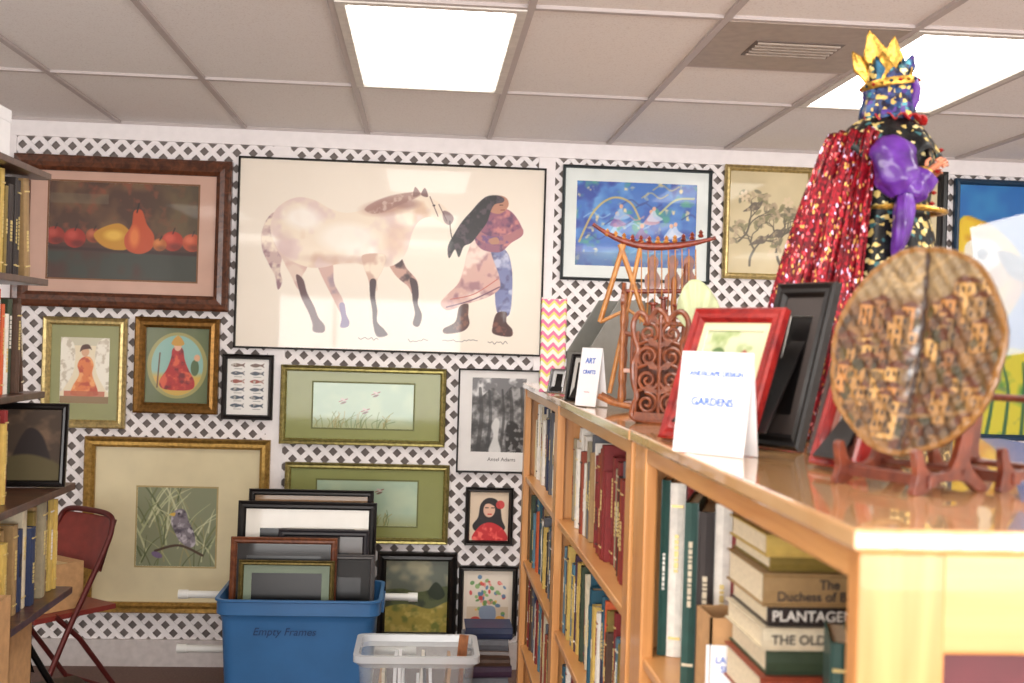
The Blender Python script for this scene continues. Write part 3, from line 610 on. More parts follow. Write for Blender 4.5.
def plate():
    c=platecv();nr,na=110,300;vs=[];cols=[];fs=[]
    R0=.131
    for i in range(nr+1):
        for j in range(na):
            q=2*math.pi*j/na;rr=i/nr;x=rr*math.cos(q)*(1+.012*math.sin(9*q)*rr);z=rr*math.sin(q)*(1+.012*math.sin(7*q+1)*rr)
            dep=-.008*rr**3;dep+=.010*math.exp(-(x/.07)**2)*(1-rr*.6)+.0012*math.sin(x*38)*math.sin(z*31)
            vs.append((x*R0,dep,z*R0));u=int(np.clip((x*.5+.5)*c.w,0,c.w-1));v=int(np.clip((.5-z*.5)*c.h,0,c.h-1));col=c.a[v,u]
            cols.append(col if rr<.95 else np.array((.56,.40,.20)))
    n=len(vs)
    for i in range(nr):
        for j in range(na):
            j2=(j+1)%na;fs.append((i*na+j,i*na+j2,(i+1)*na+j2,(i+1)*na+j))
    vs+=[(x,y+.007,z) for x,y,z in vs[:]];cols+=[np.array((.36,.23,.12))]*n
    for i in range(nr):
        for j in range(na):
            j2=(j+1)%na;fs.append((n+(i+1)*na+j,n+(i+1)*na+j2,n+i*na+j2,n+i*na+j))
    for j in range(na):
        j2=(j+1)%na;fs.append((nr*na+j,nr*na+j2,n+nr*na+j2,n+nr*na+j))
    me=bpy.data.meshes.new('decorative_plate');me.from_pydata(vs,[],fs);me.update();col_attr(me,np.array(cols)**1.12);me.materials.append(art_mat('glazed_decoupage',.6,.32))
    me.polygons.foreach_set('use_smooth',[True]*len(fs))
    o=bpy.data.objects.new('decorative_plate',me);scene.collection.objects.link(o)
    o.matrix_world=T(PX,PY,ZT)@RZ(-PHI)@T(0,-.024,.040)@RX(-10)@T(0,0,R0)
plate()
easel('plate_easel',T(.735,1.42,ZT+.001)@RZ(-62),.11)
ACR=mat('frosted_acrylic',(.84,.88,.92),.12,var=.01,alpha=.4,coat=.4)
b=MB();M=T(.870,1.53,ZT+.001)@RZ(-58)
b.box(-.05,.05,-.035,.035,0,.006,ACR,M);b.box(-.02,.02,-.003,.003,.006,.19,ACR,M)
b.box(-.075,.075,-.004,.004,.175,.375,ACR,M@RX(-4)@T(-.01,0,0)@RY(-10))
b.build('acrylic_sign_holder',bevel=.002)
def carved():
    b=MB();S=[(-.050,0),(-.056,.03),(-.048,.05),(-.058,.08),(-.060,.12),(-.050,.15),(-.058,.175),(-.062,.205),(-.050,.228),(-.034,.222),(-.028,.205),(-.020,.222),(-.006,.236),(.010,.224),(.018,.208),(.028,.226),(.046,.232),(.060,.214),(.058,.185),(.048,.160),(.056,.13),(.054,.09),(.046,.055),(.056,.03),(.052,0)]
    out=catmull(S,n=4);up=RX(90)
    loop=[(x,0,z) for x,z in out];b.tube(loop+[loop[0],loop[1]],.0062,BRW,8)
    def scroll(cx,cz,s,r0,ph=0,turn=11):
        b.tube([(cx+s*r0*(1-k/(turn*2.2))*math.cos(k*.52+ph),0,cz+r0*(1-k/(turn*2.2))*math.sin(k*.52+ph)) for k in range(turn*2)],[.0048*(1-.4*k/(turn*2)) for k in range(turn*2)],BRW,7)
    for cz in (.035,.085,.135,.185):
        for s in (-1,1): scroll(s*.026,cz,s,.024,ph=cz*40)
    b.tube([(0,0,.005),(0,0,.225)],.005,BRW,8)
    for cz in (.06,.11,.16): b.tube([(-.05,0,cz),(-.02,0,cz+.012),(0,0,cz),(.02,0,cz+.012),(.05,0,cz)],.004,BRW,7)
    for cz in (.05,.10,.15,.20):
        for s in (-1,1):
            lf=catmull([(0,0),(s*.008,.008),(s*.020,.010),(s*.026,.020),(s*.016,.024),(s*.006,.016)],n=3);b.prism(lf,-.004,.004,BRW,T(0,0,cz)@up)
    b.box(-.052,.052,-.006,.006,0,.016,BRW)
    b.prism([(x*.95,z*.80) for x,z in out],-.005,.005,BRW,T(0,.072,0)@up)
    b.box(-.050,.050,0,.072,.004,.014,BRW)
    A=Matrix(((0,0,1,0),(1,0,0,0),(0,1,0,0),(0,0,0,1)))
    wing=catmull([(0,0),(.07,0),(.078,.04),(.062,.07),(.070,.11),(.05,.15),(.02,.165),(0,.18)],n=4)
    for x in (-.054,.048): b.prism(wing,x,x+.006,BRW,A)
    o=b.build('carved_wooden_rack',smooth=True);o.matrix_world=T(.500,2.42,ZT+.006)@RZ(-30)
carved()
b=MB();SG=mat('pale_green_glaze',(.80,.84,.66),.5,var=.05,coat=.2)
b.lathe([(.02,0),(.045,.004),(.040,.012),(.014,.03),(.012,.09),(.018,.15),(.03,.20)],SG,n=24)
rows=[]
for i in range(12):
    t=i/11;rows.append([( (.024+.034*t)*math.sin(a)*(1+.02*math.cos(a*18)), -.006*math.cos(a*14)*t*.5+.02*t*t, .195+ (.02+.10*t)*math.cos(a)*(1-.25*math.sin(a))) for a in np.linspace(-1.3,1.2,70)])
b.grid(rows,SG)
o=b.build('shell_vase',smooth=True,solid=.003);o.matrix_world=T(.615,2.56,ZT+.001)@RZ(-20)
def loom():
    b=MB();DR=wood('loom_dark_red',(.56,.22,.13),(.36,.12,.08),.35,(30,30,30));G=wood('loom_golden',(.78,.54,.26),(.62,.38,.16),.4,(20,20,20))
    b.box(-.09,.12,-.035,.035,.012,.022,BRW)
    for y in (-.04,.04):
        b.tube([(-.125,y,.034),(-.09,y,.018),(-.03,y,.0075),(.04,y,.0075),(.10,y,.016),(.14,y,.032),(.152,y,.046)],.0075,TEAK,8)
    def turned(x,y,z0,z1,r,m,k=5):
        pr=[]
        for i in range(k*6+1):
            t=i/(k*6);pr.append((r*(.72+.28*abs(math.sin(t*k*math.pi)))*(1 if 0<i<k*6 else .6),z0+(z1-z0)*t))
        b.lathe(pr,m,T(x,y,0),14)
    for y in (-.04,.04):
        turned(-.068,y,.014,.30,.0085,TEAK,6);turned(.030,y,.012,.175,.0085,TEAK,4)
        b.tube([(-.075,y,.195),(-.03,y,.188),(.02,y,.182),(.045,y,.176),(.052,y,.165)],.006,BRW,8)
        for x in (-.045,-.022,.002): b.tube([(x,y,.105),(x,y,.186)],.003,BRW,6)
    b.box(-.072,.038,-.045,.045,.095,.105,TEAK)
    for k in range(5):
        yy=-.03+k*.015;b.tube([(-.068,yy,.105),(-.070,yy,.275)],.0032,BRW,6)
    b.prism(catmull([(-.045,.262),(-.05,.29),(-.03,.305),(-.015,.322),(0,.312),(.015,.322),(.03,.305),(.05,.29),(.045,.262),(0,.27)],n=4),-.004,.004,BRW,T(-.07,0,0)@RZ(90)@RX(90))
    turned(.055,0,.018,.34,.008,TEAK,7);turned(.085,.01,.018,.38,.009,BRW,7);turned(.115,-.02,.018,.25,.009,TEAK,5)
    b.tube([(-.10,0,.04),(-.03,0,.43)],.006,G);b.tube([(-.13,0,.22),(-.075,0,.42)],.007,G);b.tube([(-.01,-.0,.22),(-.085,0,.42)],.007,G)
    b.tube([(-.13,0,.22),(-.06,0,.255),(-.01,0,.22)],.005,G)
    pts=[(-.155+.31*t, 0,.415+.055*(2*t-1)**2*(1.0 if t<.5 else .45)) for t in np.linspace(0,1,22)]
    b.tube(pts,[.004+.006*math.sin(math.pi*min(max(t,.05),.95)) for t in np.linspace(0,1,22)],DR,10)
    for t in np.linspace(.12,.88,12): b.lathe([(.004,0),(.008,.005),(.004,.010),(.006,.014),(.001,.020)],(G,DR)[int(t*24)%2],T(-.155+.31*t,0,.422+.03*(2*t-1)**2),10)
    b.tube([(-.07,0,.30),(.13,0,.305)],.006,DR);b.tube([(-.02,0,.22),(.13,0,.22)],.006,TEAK)
    for i in range(9):
        x=-.03+i*.017;b.tube([(x,0,.41),(x+.004,-.01,.30),(x+.002,0,.22)],.0016,G,5)
    for x,z in ((.005,.255),(.03,.27),(.065,.252),(.10,.27)):
        b.lathe([(.012,0),(.012,.005),(.006,.008),(.006,.03),(.012,.033),(.012,.038)],DR,T(x,-.012,z-.02),12)
    for x in (.0,.05,.09): b.prism(catmull([(-.014,0),(-.020,.03),(-.010,.05),(-.014,.075),(0,.09),(.014,.075),(.010,.05),(.020,.03),(.014,0)],n=3),-.005,.005,BRW,T(x,.01,.305)@RX(90))
    o=b.build('wooden_loom_model',smooth=True);o.matrix_world=T(.570,2.88,ZT+.001)@RZ(-14)
loom()
def magfile(name,x,y,w,d,h,hf,m,ang):
    b=MB();t=.004
    side=[(0,0),(d,0),(d,h),(d*.55,h),(0,hf)]
    A=Matrix(((0,0,1,0),(1,0,0,0),(0,1,0,0),(0,0,0,1)))
    b.prism(side,-w/2,-w/2+t,m,A);b.prism(side,w/2-t,w/2,m,A);b.box(-w/2,w/2,0,t,0,hf,m);b.box(-w/2,w/2,d-t,d,0,h,m);b.box(-w/2,w/2,0,d,0,t,m)
    for i in range(4): b.box(-w/2+.008+i*(w-.016)/4,-w/2+.008+(i+.85)*(w-.016)/4,.008,d-.012,t,hf*.95,PAGES)
    o=b.build(name);o.matrix_world=T(x,y,ZT)@RZ(ang);return o
GREYF=mat('grey_card_file',(.48,.48,.46),.6,var=.05)
def chev():
    m,t,bs=_base('pink_chevron_card');n=t.nodes;l=t.links
    tc=n.new('ShaderNodeTexCoord');sp=n.new('ShaderNodeSeparateXYZ');l.new(tc.outputs['Object'],sp.inputs[0])
    def mth(op,a,b_=None):
        k=n.new('ShaderNodeMath');k.operation=op
        for i,v in enumerate((a,b_)):
            if v is None: continue
            if isinstance(v,(int,float)): k.inputs[i].default_value=v
            else: l.new(v,k.inputs[i])
        return k.outputs[0]
    xy=mth('ADD',sp.outputs['X'],sp.outputs['Y'])
    tri=mth('PINGPONG',xy,.018);z=mth('ADD',sp.outputs['Z'],tri);f=mth('FRACT',mth('MULTIPLY',z,26))
    r=n.new('ShaderNodeValToRGB');r.color_ramp.interpolation='CONSTANT';r.color_ramp.elements[0].color=(*s2l((.93,.45,.62)),1);r.color_ramp.elements[1].position=.35;r.color_ramp.elements[1].color=(*s2l((.95,.93,.88)),1)
    e=r.color_ramp.elements.new(.75);e.color=(*s2l((.88,.85,.45)),1)
    l.new(f,r.inputs['Fac']);l.new(r.outputs['Color'],bs.inputs['Base Color']);bs.inputs['Roughness'].default_value=.5;return m
magfile('magazine_file',.455,3.42,.12,.20,.30,.14,GREYF,-66)
magfile('magazine_file',.425,3.80,.085,.24,.32,.31,chev(),-6)
magfile('magazine_file',.60,3.78,.10,.25,.31,.18,mat('brown_card_file',(.42,.34,.26),.6),-50)
def doll():
    e=empty('costumed_wizard_doll',T(.855,2.15,ZT+.001)@RZ(-18)@Matrix.Diagonal((1.34,1.30,1.125,1)))
    CAPE=glitter('red_tinsel_cape',[(0,(.36,.03,.08)),(.34,(.50,.04,.10)),(.58,(.62,.07,.14)),(.78,(.26,.03,.08)),(.87,(.90,.52,.52)),(.91,(.82,.64,.34)),(.95,(.80,.26,.32)),(.975,(.88,.80,.94))],380,.5,(1,1,.45))
    SEQ=glitter('black_gold_brocade',[(0,(.05,.05,.06)),(.52,(.10,.12,.12)),(.62,(.80,.70,.42)),(.72,(.08,.08,.08)),(.84,(.90,.84,.60)),(.94,(.22,.40,.42))],140,.4)
    HOOD=glitter('blue_gold_headdress_brocade',[(0,(.10,.14,.30)),(.34,(.14,.26,.42)),(.58,(.10,.08,.16)),(.72,(.78,.66,.36)),(.84,(.26,.16,.44)),(.93,(.24,.50,.54))],150,.4)
    PUR=mat('purple_satin',(.34,.15,.52),.3,var=.25,scale=30,coat=.15)
    GO=mat('crown_gold',(.80,.62,.28),.32,.85,var=.3,scale=140,bump=.5);TEAL=mat('crown_teal',(.14,.32,.42),.35,.6,var=.3,scale=120,bump=.3)
    SK=mat('doll_skin',(.76,.48,.36),.45,var=.04);HAIR=mat('doll_hair',(.10,.07,.08),.5);REDF=mat('red_satin',(.66,.12,.12),.4,var=.2)
    b=MB()
    def pl(x,y,z,q,t):
        k=1+.07*math.sin(q*11+1)*(1-t)**1.2+.03*math.sin(q*5);return x*k+.02*t,y*k,z
    b.lathe([(.105,0),(.104,.02),(.100,.09),(.095,.17),(.088,.25),(.076,.32),(.064,.37),(.060,.39),(.062,.43),(.063,.47),(.058,.50),(.036,.52),(.018,.53)],SEQ,n=72,fn=pl)
    b.build('gown',e,smooth=True)
    b=MB();rows=[]
    for i in range(40):
        t=i/39;row_=[]
        for j in range(111):
            a=math.pi+(j/110-.5)*math.pi*(.96+.02*t)-.12;fold=.009*math.sin(j*.62+t*1.5)*(.25+t)+.004*math.sin(j*1.7+t*3)
            r=.066+.086*t**.8+fold;z=.515-.511*t+.004*math.sin(j*.5)
            row_.append((r*math.cos(a)*1.10+.012-.022*t,r*math.sin(a)*.84,z))
        rows.append(row_)
    b.grid(rows,CAPE);b.build('cape',e,smooth=True,solid=.003)
    b=MB();rows=[]
    for i in range(9):
        t=i/8;rows.append([((.028+.046*t)*math.cos(a)*1.1+.012,(.028+.044*t)*math.sin(a),.542-.070*t**1.5-.010*t*math.sin(a*9)) for a in np.linspace(.4,2*math.pi-.4,90)])
    b.grid(rows,SEQ)
    rows=[]
    for i in range(7):
        t=i/6;rows.append([((.022+.022*t+.004*t*math.sin(q*14))*math.cos(q)+.020,(.022+.018*t+.004*t*math.sin(q*14))*math.sin(q),.545+.006*math.cos(q*14)*t-.006*t) for q in np.linspace(0,2*math.pi,120)])
    b.grid(rows,REDF);b.build('mantle',e,smooth=True,solid=.002)
    HR=T(.014,0,.582)@RZ(16)@Matrix.Scale(.92,4)
    b=MB();rows=[]
    for i in range(25):
        ph=math.pi*i/24;ring=[]
        for j in range(36):
            q=2*math.pi*j/36;z=math.cos(ph);r=math.sin(ph);x=r*math.cos(q);y=r*math.sin(q)
            fx=.032*x;fy=.026*y;fz=.040*z
            if z<-.1: k=1-.35*((-z-.1)/.9);fy*=k;fx*=(1-.12*(-z))
            nose=math.exp(-((y/.22)**2))*math.exp(-(((z+.12)/.2)**2))*(1 if x>0 else 0);fx+=.011*nose
            brow=math.exp(-(((z-.22)/.12)**2))*(x>0);fx+=.002*brow
            eye=math.exp(-(((abs(y)-.42)/.16)**2))*math.exp(-(((z-.05)/.1)**2))*(x>0);fx-=.004*eye
            chin=math.exp(-((y/.3)**2))*math.exp(-(((z+.85)/.15)**2))*(x>0);fx+=.006*chin
            ring.append((fx,fy,fz))
        rows.append(ring)
    b.grid(rows,SK,HR@T(.008,0,0),close=True);b.tube([(.018,0,.50),(.022,0,.55)],.014,SK)
    HM=HR@T(.008,0,0);EW=mat('eye_white',(.95,.95,.95),.2)
    for s in (-1,1):
        b.lathe([(.0001,-.004),(.003,-.003),(.0042,0),(.003,.003),(.0001,.004)],EW,HM@T(.0245,s*.0108,.002),10);b.lathe([(.0001,-.002),(.002,-.0012),(.0024,0),(.0001,.002)],HAIR,HM@T(.028,s*.0110,.002),10)
        b.tube([(.0285,s*.006,.010),(.0275,s*.013,.0125),(.022,s*.018,.010)],.0011,HAIR,6,HM)
        b.tube([(0,s*.0255,.006),(-.002,s*.029,.002),(0,s*.027,-.006)],.003,SK,8,HM)
    b.tube([(.0275,-.008,-.0185),(.0305,0,-.0175),(.0275,.008,-.0185)],[.001,.0024,.001],REDF,8,HM)
    b.build('head',e,smooth=True)
    b=MB();rows=[]
    for i in range(30):
        t=i/29;row_=[]
        for q in np.linspace(R(50),R(310),70):
            ph=math.pi*.80*t+.02;r=math.sin(ph);z=.048*math.cos(ph);rx,ry=.040*r,.034*r
            if t>.70: u=(t-.70)/.30;rx+=.020*u;ry+=.018*u;z-=.010*u
            w=1+.04*math.sin(q*11)*t+.015*math.sin(q*23+t*9)
            row_.append((rx*math.cos(q)*w+.002,ry*math.sin(q)*w,z))
        rows.append(row_)
    b.grid(rows,HOOD,HR)
    for s in (-1,1): b.tube([(.026,s*.027,.030),(.032,s*.031,.010),(.030,s*.030,-.012),(.022,s*.026,-.036)],.0065,PUR,10,HR,rid=.06)
    b.build('hood',e,smooth=True,solid=.002)
    CM=HR@T(.002,0,.014)@RY(-10)
    def leaf3(m,Mx,sx,sz,curl=.25):
        rows=[]
        for i in range(12):
            t=i/11;w=.017*math.sin(math.pi*min(1,.12+t*.88))**.8*(1+.12*math.sin(t*14));row_=[]
            for u in np.linspace(-1,1,9): row_.append((u*w*sx,.010*math.sin(curl*6*t)*t*-1+.003*abs(u),t*.088*sz))
            rows.append(row_)
        b.grid(rows,m,Mx)
    b=MB();b.lathe([(.037,0),(.042,0),(.044,.006),(.042,.014),(.037,.014)],GO,CM,32)
    for a in range(0,360,18): b.lathe([(.0001,-.0035),(.0035,0),(.0001,.0035)],(REDF,GO,TEAL)[a//18%3],CM@T(0,0,.007)@RZ(a)@T(.0445,0,0),8)
    for k in range(15):
        a=k*24;leaf3((SEQ,TEAL,GO,HOOD)[k%4],CM@RZ(a)@T(.038,0,.004)@RZ(90)@RX(-22),.75,.42+.12*math.sin(k*2.1)+.22*(1 if 100<a<260 else 0))
    for k in range(9):
        a=90+k*23;leaf3((TEAL,SEQ,GO,HOOD)[k%4],CM@RZ(a)@T(.034,0,-.010)@RZ(90)@RX(-62),.7,.50)
    for k in range(9):
        a=90+k*23+11;leaf3((GO,HOOD,TEAL)[k%3],CM@RZ(a)@T(.034,0,-.026)@RZ(90)@RX(-95),.6,.34)
    for (x,y,ry,sx,sz,m) in ((-.006,-.004,-9,1.15,1.12,GO),(.008,.004,8,.95,.96,GO),(-.020,.002,-26,.9,.80,GO),(.0,.008,0,.9,.85,TEAL),(.022,0,24,.7,.58,HOOD)):
        leaf3(m,CM@T(x,y,.012)@RY(ry),sx,sz,.18)
    b.build('headdress',e,smooth=True,solid=.0022)
    for s in (-1,1):
        b=MB();sh=Vector((.010,s*.044,.500));el=Vector((.030,s*.078,.400));wr=Vector((.058,s*.056,.440))
        prof=lambda L,n:[float(np.interp(t,np.linspace(0,1,len(L)),L)) for t in np.linspace(0,1,n)]
        P=[sh.lerp(el,t)+Vector((0,s*.006*math.sin(t*math.pi),0)) for t in np.linspace(0,1,26)]
        b.tube(P,prof([.014,.024,.030,.032,.031,.029,.030,.031,.029,.023,.016],26),PUR,44,rid=.045)
        P=[el.lerp(wr,t) for t in np.linspace(0,1,20)]
        b.tube(P,prof([.019,.024,.026,.025,.023,.024,.026,.025,.016],20),PUR,44,rid=.05)
        P=catmull([tuple(el+Vector((.004,0,.0))),tuple(el+Vector((.002,s*.003,-.035))),tuple(el+Vector((-.002,s*.006,-.07))),tuple(el+Vector((-.010,s*.008,-.10)))],False,6)
        b.tube(P,prof([.022,.026,.024,.018,.005],len(P)),PUR,36,sq=.55,rid=.06)
        dd=(wr-el).normalized();b.tube([wr-dd*.004,wr+dd*.004],[.013,.015],GO,16)
        d=Vector((.72,-s*.2,.62)).normalized()
        b.tube([wr,wr+d*.010,wr+d*.022,wr+d*.030],[.006,.008,.0095,.007],SK,10,sq=.55)
        side=d.cross(Vector((0,s,0))).normalized();kn=wr+d*.028
        for k,(off,L) in enumerate(((-.0068,.015),(-.0023,.018),(.0023,.017),(.0068,.013))):
            p0=kn+side*off;b.tube([p0,p0+d*L*.45+Vector((0,-s*.002,0)),p0+d*L*.75+Vector((0,-s*.007,-.001)),p0+d*L*.85+Vector((0,-s*.012,-.003))],[.0024,.0022,.002,.0014],SK,8)
        th=wr+d*.012-side*.008;b.tube([th,th-side*.006+d*.006,th-side*.007+d*.014],[.003,.0026,.0018],SK,8)
        b.build('arm',e,smooth=True)
    b=MB();b.tube([(.03+.064*math.cos(a),.064*math.sin(a),.385+.002*math.sin(3*a)) for a in np.linspace(0,2*math.pi,30)],.005,GO,8)
    for i in range(6): b.lathe([(.0001,-.004),(.005,0),(.0001,.004)],REDF,T(.086-.002*i,0,.49-i*.018),8)
    b.build('belt_and_brooches',e,smooth=True)
doll()
# ================================================================ LEFT BOOKCASE
b=MB()
for z in (2.12,1.79,1.44): b.box(-1.50,-1.18,2.2,3.70,z,z+.02,DARKW)
b.box(-1.50,-1.09,2.2,3.74,1.150,1.172,DARKW);b.box(-1.50,-1.09,3.07,3.74,.82,.842,DARKW);b.box(-1.50,-1.13,3.07,3.09,.50,1.150,DARKW)
for z in (.47,.08): b.box(-1.50,-1.13,2.2,3.60,z,z+.022,DARKW)
b.box(-1.52,-1.50,2.2,3.74,0,2.14,DARKW);b.box(-1.50,-1.40,3.70,3.72,1.17,2.14,DARKW);b.box(-1.50,-1.46,3.60,3.74,0,1.17,DARKW);b.box(-1.50,-1.18,2.2,2.22,0,2.14,DARKW)
b.build('tall_bookcase',bevel=.002)
row('book_row',AISLE_L(-1.21,2.3,1.811),1.37,(.24,.305),(.15,.20),(.02,.05),11,[4,7,0,9,6,4,17,0,7],gap=.12)
row('book_row',AISLE_L(-1.21,2.3,1.461),1.37,(.22,.31),(.15,.20),(.02,.05),12,[0,6,14,0,6,13,0,8],gap=.1)
row('book_row',AISLE_L(-1.13,2.3,1.173),1.04,(.20,.26),(.15,.20),(.02,.045),15,[1,10,14,4,1,6,9,17,7],gap=.1)
row('book_row',AISLE_L(-1.13,3.10,.843),.62,(.22,.29),(.15,.20),(.02,.045),14,[7,4,2,17,8,4,9,2,5,6],gap=.12)
def coverc():
    c=Cv(40,54,2,(.26,.20,.15));c.blend(np.clip((c.nz(10,3)-.45)*4,0,1),(.42,.33,.25));c.poly([(8,54),(12,30),(20,14),(30,24),(34,54)],(.14,.10,.09),1.5);c.poly([(0,40),(20,34),(40,42),(40,54),(0,54)],(.34,.30,.18),2);return c
framed('dark_framed_picture',0,0,.225,.255,.02,BLACK,None,.185,.215,coverc(),M=T(-1.195,3.60,1.1735)@RZ(6)@RX(83)@T(0,.1275,0),depth=.018,am=art_mat('matte_cover',.05,.7))
b=MB();M=T(-1.30,3.25,2.142);b.box(-.1,.1,-.14,.14,0,.13,PAPER,M);b.box(-.102,.102,-.142,.142,.10,.135,PAPER,M);b.box(.1021,.1026,-.10,.02,.03,.07,BLUEINK,M);b.build('storage_box',bevel=.002)
carton('cardboard_box',T(-1.28,3.45,.493),.26,.20,.31)
carton('cardboard_box',T(-1.185,2.90,.493),.30,.26,.48,False)
# ================================================================ CHAIRS
def chair(name,M,pm,fm,seat=True):
    b=MB()
    def bend(p): return catmull(p,False,6)
    hoop=bend([(-.215,-.24,.0),(-.205,-.06,.36),(-.195,.12,.68),(-.19,.165,.78),(-.15,.185,.835),(0,.19,.845),(.15,.185,.835),(.19,.165,.78),(.195,.12,.68),(.205,-.06,.36),(.215,-.24,.0)])
    b.tube(hoop,.0125,fm,12)
    for s in (-1,1): b.tube([(s*.19,.27,.0),(s*.187,.02,.33),(s*.185,-.10,.445)],.0115,fm,12);b.lathe([(.014,0),(.016,.01),(.013,.03)],BLACKM,T(s*.215,-.24,0),12);b.lathe([(.014,0),(.016,.01),(.013,.03)],BLACKM,T(s*.19,.27,0),12)
    b.tube([(-.21,-.20,.09),(.21,-.20,.09)],.008,fm);b.tube([(-.19,.23,.06),(.19,.23,.06)],.008,fm)
    if seat:
        ring=[(-.19,-.20),(.19,-.20),(.19,.20),(-.19,.20)];b.prism(ring,.428,.450,pm)
    rows=[]
    for i in range(10):
        t=i/9;rows.append([(x,.105+.075*t+.03*(1-(x/.19)**2),.60+.22*t) for x in np.linspace(-.188,.188,14)])
    b.grid(rows,pm);b.grid([[(x,y+.014,z) for x,y,z in r] for r in rows],pm)
    o=b.build(name,smooth=True);o.matrix_world=M;return o
chair('folding_chair',T(-1.60,5.16,0)@RZ(-38),mat('maroon_vinyl',(.50,.20,.17),.4,var=.08),mat('maroon_metal',(.36,.13,.12),.4,.3))
chair('folding_chair',T(-1.27,4.06,0)@RZ(128)@Matrix.Scale(.88,4),BLACKM,BLACKM)
b=MB();M=T(-1.62,5.12,.4515)@RZ(-38);b.box(-.13,.13,-.12,.11,0,.20,CARD,M);b.box(-.132,.132,-.03,.03,.2005,.2015,mat('packing_tape',(.80,.70,.5),.3),M);b.build('cardboard_box',bevel=.003)
# ================================================================ TOTE + FRAMES
BLUEP=mat('blue_tote_plastic',(.22,.43,.64),.38,var=.05,scale=6)
W_,D_,HH=.69,.43,.54
b=MB();b.tub([(W_*.86,D_*.82,.0),(W_*.88,D_*.84,.05),(W_*.94,D_*.93,HH-.10),(W_*.96,D_*.95,HH-.075),(W_*1.0,D_*1.0,HH-.065),(W_*1.0,D_*1.0,HH-.012),(W_*1.02,D_*1.03,HH-.008),(W_*1.02,D_*1.03,HH),(W_*.975,D_*.965,HH),(W_*.93,D_*.92,HH-.10),(W_*.85,D_*.81,.006)],BLUEP,r=.05,seg=6)
b.add([(x,y,0) for x,y in ((-.25,-.13),(.25,-.13),(.25,.13),(-.25,.13))],[(3,2,1,0)],BLUEP)
for s in (-1,1): b.box(s*W_*.5-.012,s*W_*.5+.012,-.09,.09,HH-.075,HH-.02,BLUEP)
o=b.build('blue_storage_tote',smooth=True);o.matrix_world=T(-.50,5.115,0.001)
t_=text('Empty Frames',.046,mat('marker_ink',(.12,.24,.42),.6),T(-.055,-.2125,.405)@RX(92.5),None,'handwriting',bold=0);t_.data.shear=.25;t_.parent=o
def loose(name,cx,y,w,top,h,fw,fm,matc,aw,ah,tilt=6,zb=None):
    M=T(cx,y,top-h)@RX(90-tilt)@T(0,h/2,0)
    framed(name,0,0,w,h,fw,fm,matc,aw,ah,None,M=M,depth=.022)
CRM=(.92,.90,.86)
loose('dark_empty_frame',-.49,5.235,.56,.962,.62,.028,BLACK,(.55,.42,.28),.40,.40,4)
loose('black_empty_frame',-.50,5.175,.615,.915,.60,.035,BLACK,CRM,.42,.36,5)
loose('black_empty_frame',-.42,5.125,.40,.80,.50,.03,mat('charcoal_frame',(.16,.15,.17),.4),(.30,.26,.24),.22,.30,5)
loose('brown_empty_frame',-.585,5.055,.46,.775,.50,.028,wood('brown_frame',(.50,.29,.17),(.36,.18,.10),.35,(20,20,20)),(.12,.11,.11),.32,.34,5)
loose('gold_empty_frame',-.565,5.010,.41,.685,.45,.022,gold('antique_gold_frame',(.48,.42,.24)),(.50,.56,.48),.30,.34,4)
loose('grey_empty_frame',-.31,5.085,.24,.70,.45,.022,mat('grey_frame',(.34,.33,.33),.4),(.10,.10,.10),.12,.25,4)
b=MB();PVC=mat('white_pvc',(.92,.92,.90),.3,var=.01)
for z in (.45,.20):
    b.tube([(-1.075,5.40,z),(-.02,5.40,z)],.017,PVC,14)
    for x in (-1.075,-.02): b.tube([(x-.022,5.40,z),(x+.022,5.40,z)],.021,PVC,14)
for x in (-.80,-.22): b.tube([(x,5.40,.0),(x,5.40,.45)],.017,PVC,14)
for x in (-.80,-.22): b.tube([(x,5.36,.018),(x,5.70,.018)],.017,PVC,14)
b.build('pvc_pipe_rack',smooth=True)
CLR=mat('clear_plastic',(.92,.94,.95),.12,var=.01,alpha=.2,coat=.5)
RIMM=mat('clear_plastic_rim',(.92,.93,.94),.2,var=.01,alpha=.6,coat=.4)
b=MB();b.tub([(.36,.24,0),(.37,.25,.02),(.43,.30,.44)],CLR,r=.035,seg=5)
b.add([(x,y,.001) for x,y in ((-.16,-.10),(.16,-.10),(.16,.10),(-.16,.10))],[(0,1,2,3)],CLR)
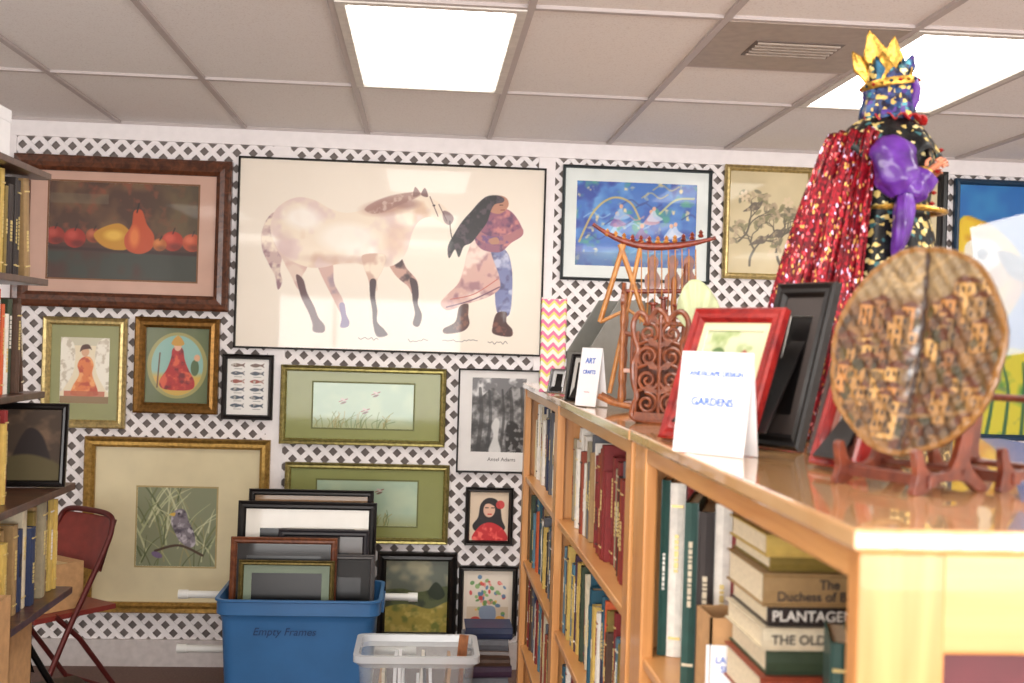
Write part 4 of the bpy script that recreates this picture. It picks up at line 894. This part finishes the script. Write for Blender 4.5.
b.grid([[(x,y,z) for x,y in [( (w_/2-.035)*cx+.035*math.cos(R(a0+18*q)),(d_/2-.035)*cy+.035*math.sin(R(a0+18*q))) for cx,cy,a0 in ((1,1,0),(-1,1,90),(-1,-1,180),(1,-1,270)) for q in range(6)]] for (w_,d_,z) in ((.43,.30,.44),(.455,.325,.455),(.47,.34,.46),(.47,.34,.485),(.43,.30,.485),(.42,.29,.46))],RIMM,close=True)
o=b.build('clear_storage_bin',smooth=True);o.matrix_world=T(.005,4.42,.001)
b=MB();rg=random.Random(9)
for i in range(10):
    M=T(-.14+i*.026,4.42,.02)@RY(rg.uniform(-3,5));b.box(0,.012,-.10,.10,0,rg.uniform(.30,.43),rg.choice([PAPER,CARD,cloth(5),cloth(13),cloth(11),PAPER]),M)
b.build('paper_folders')
b=MB();b.tube([(.155,4.40,.02),(.185,4.42,.52)],.010,TEAK,10);b.box(-.018,.018,-.006,.006,0,.10,TEAK,T(.175,4.41,.43)@RY(5));b.build('wooden_paint_stirrer')
b=MB();rg=random.Random(4);z=.0
for i in range(11):
    t=rg.uniform(.03,.05);M=T(.30+rg.uniform(-.01,.01),4.86,z)@RZ(rg.uniform(-6,6))@Matrix(((0,0,1,-.1),(0,1,0,0),(-1,0,0,t),(0,0,0,1)));book(b,M,t,.2,.16,cloth(rg.choice([2,1,15,2,6,11])),rg,False);z+=t+.0006
b.build('book_stack')
# ================================================================ WORLD + CAMERA
w=bpy.data.worlds.new('world');w.use_nodes=True;w.node_tree.nodes['Background'].inputs[0].default_value=(.75,.85,1,1);w.node_tree.nodes['Background'].inputs[1].default_value=1.2;scene.world=w
cam=bpy.data.cameras.new('camera');co=bpy.data.objects.new('camera',cam);scene.collection.objects.link(co)
cam.lens=1150/1024*36;cam.sensor_width=36;cam.clip_start=.02
co.matrix_world=T(0,0,1.66)@RZ(-4.33)@RX(90)@Matrix.Rotation(.03,4,'Z')
cam.dof.use_dof=True;cam.dof.focus_distance=4.6;cam.dof.aperture_fstop=5.6
scene.camera=co
scene.view_settings.view_transform='Standard';scene.view_settings.look='None';scene.view_settings.exposure=.04
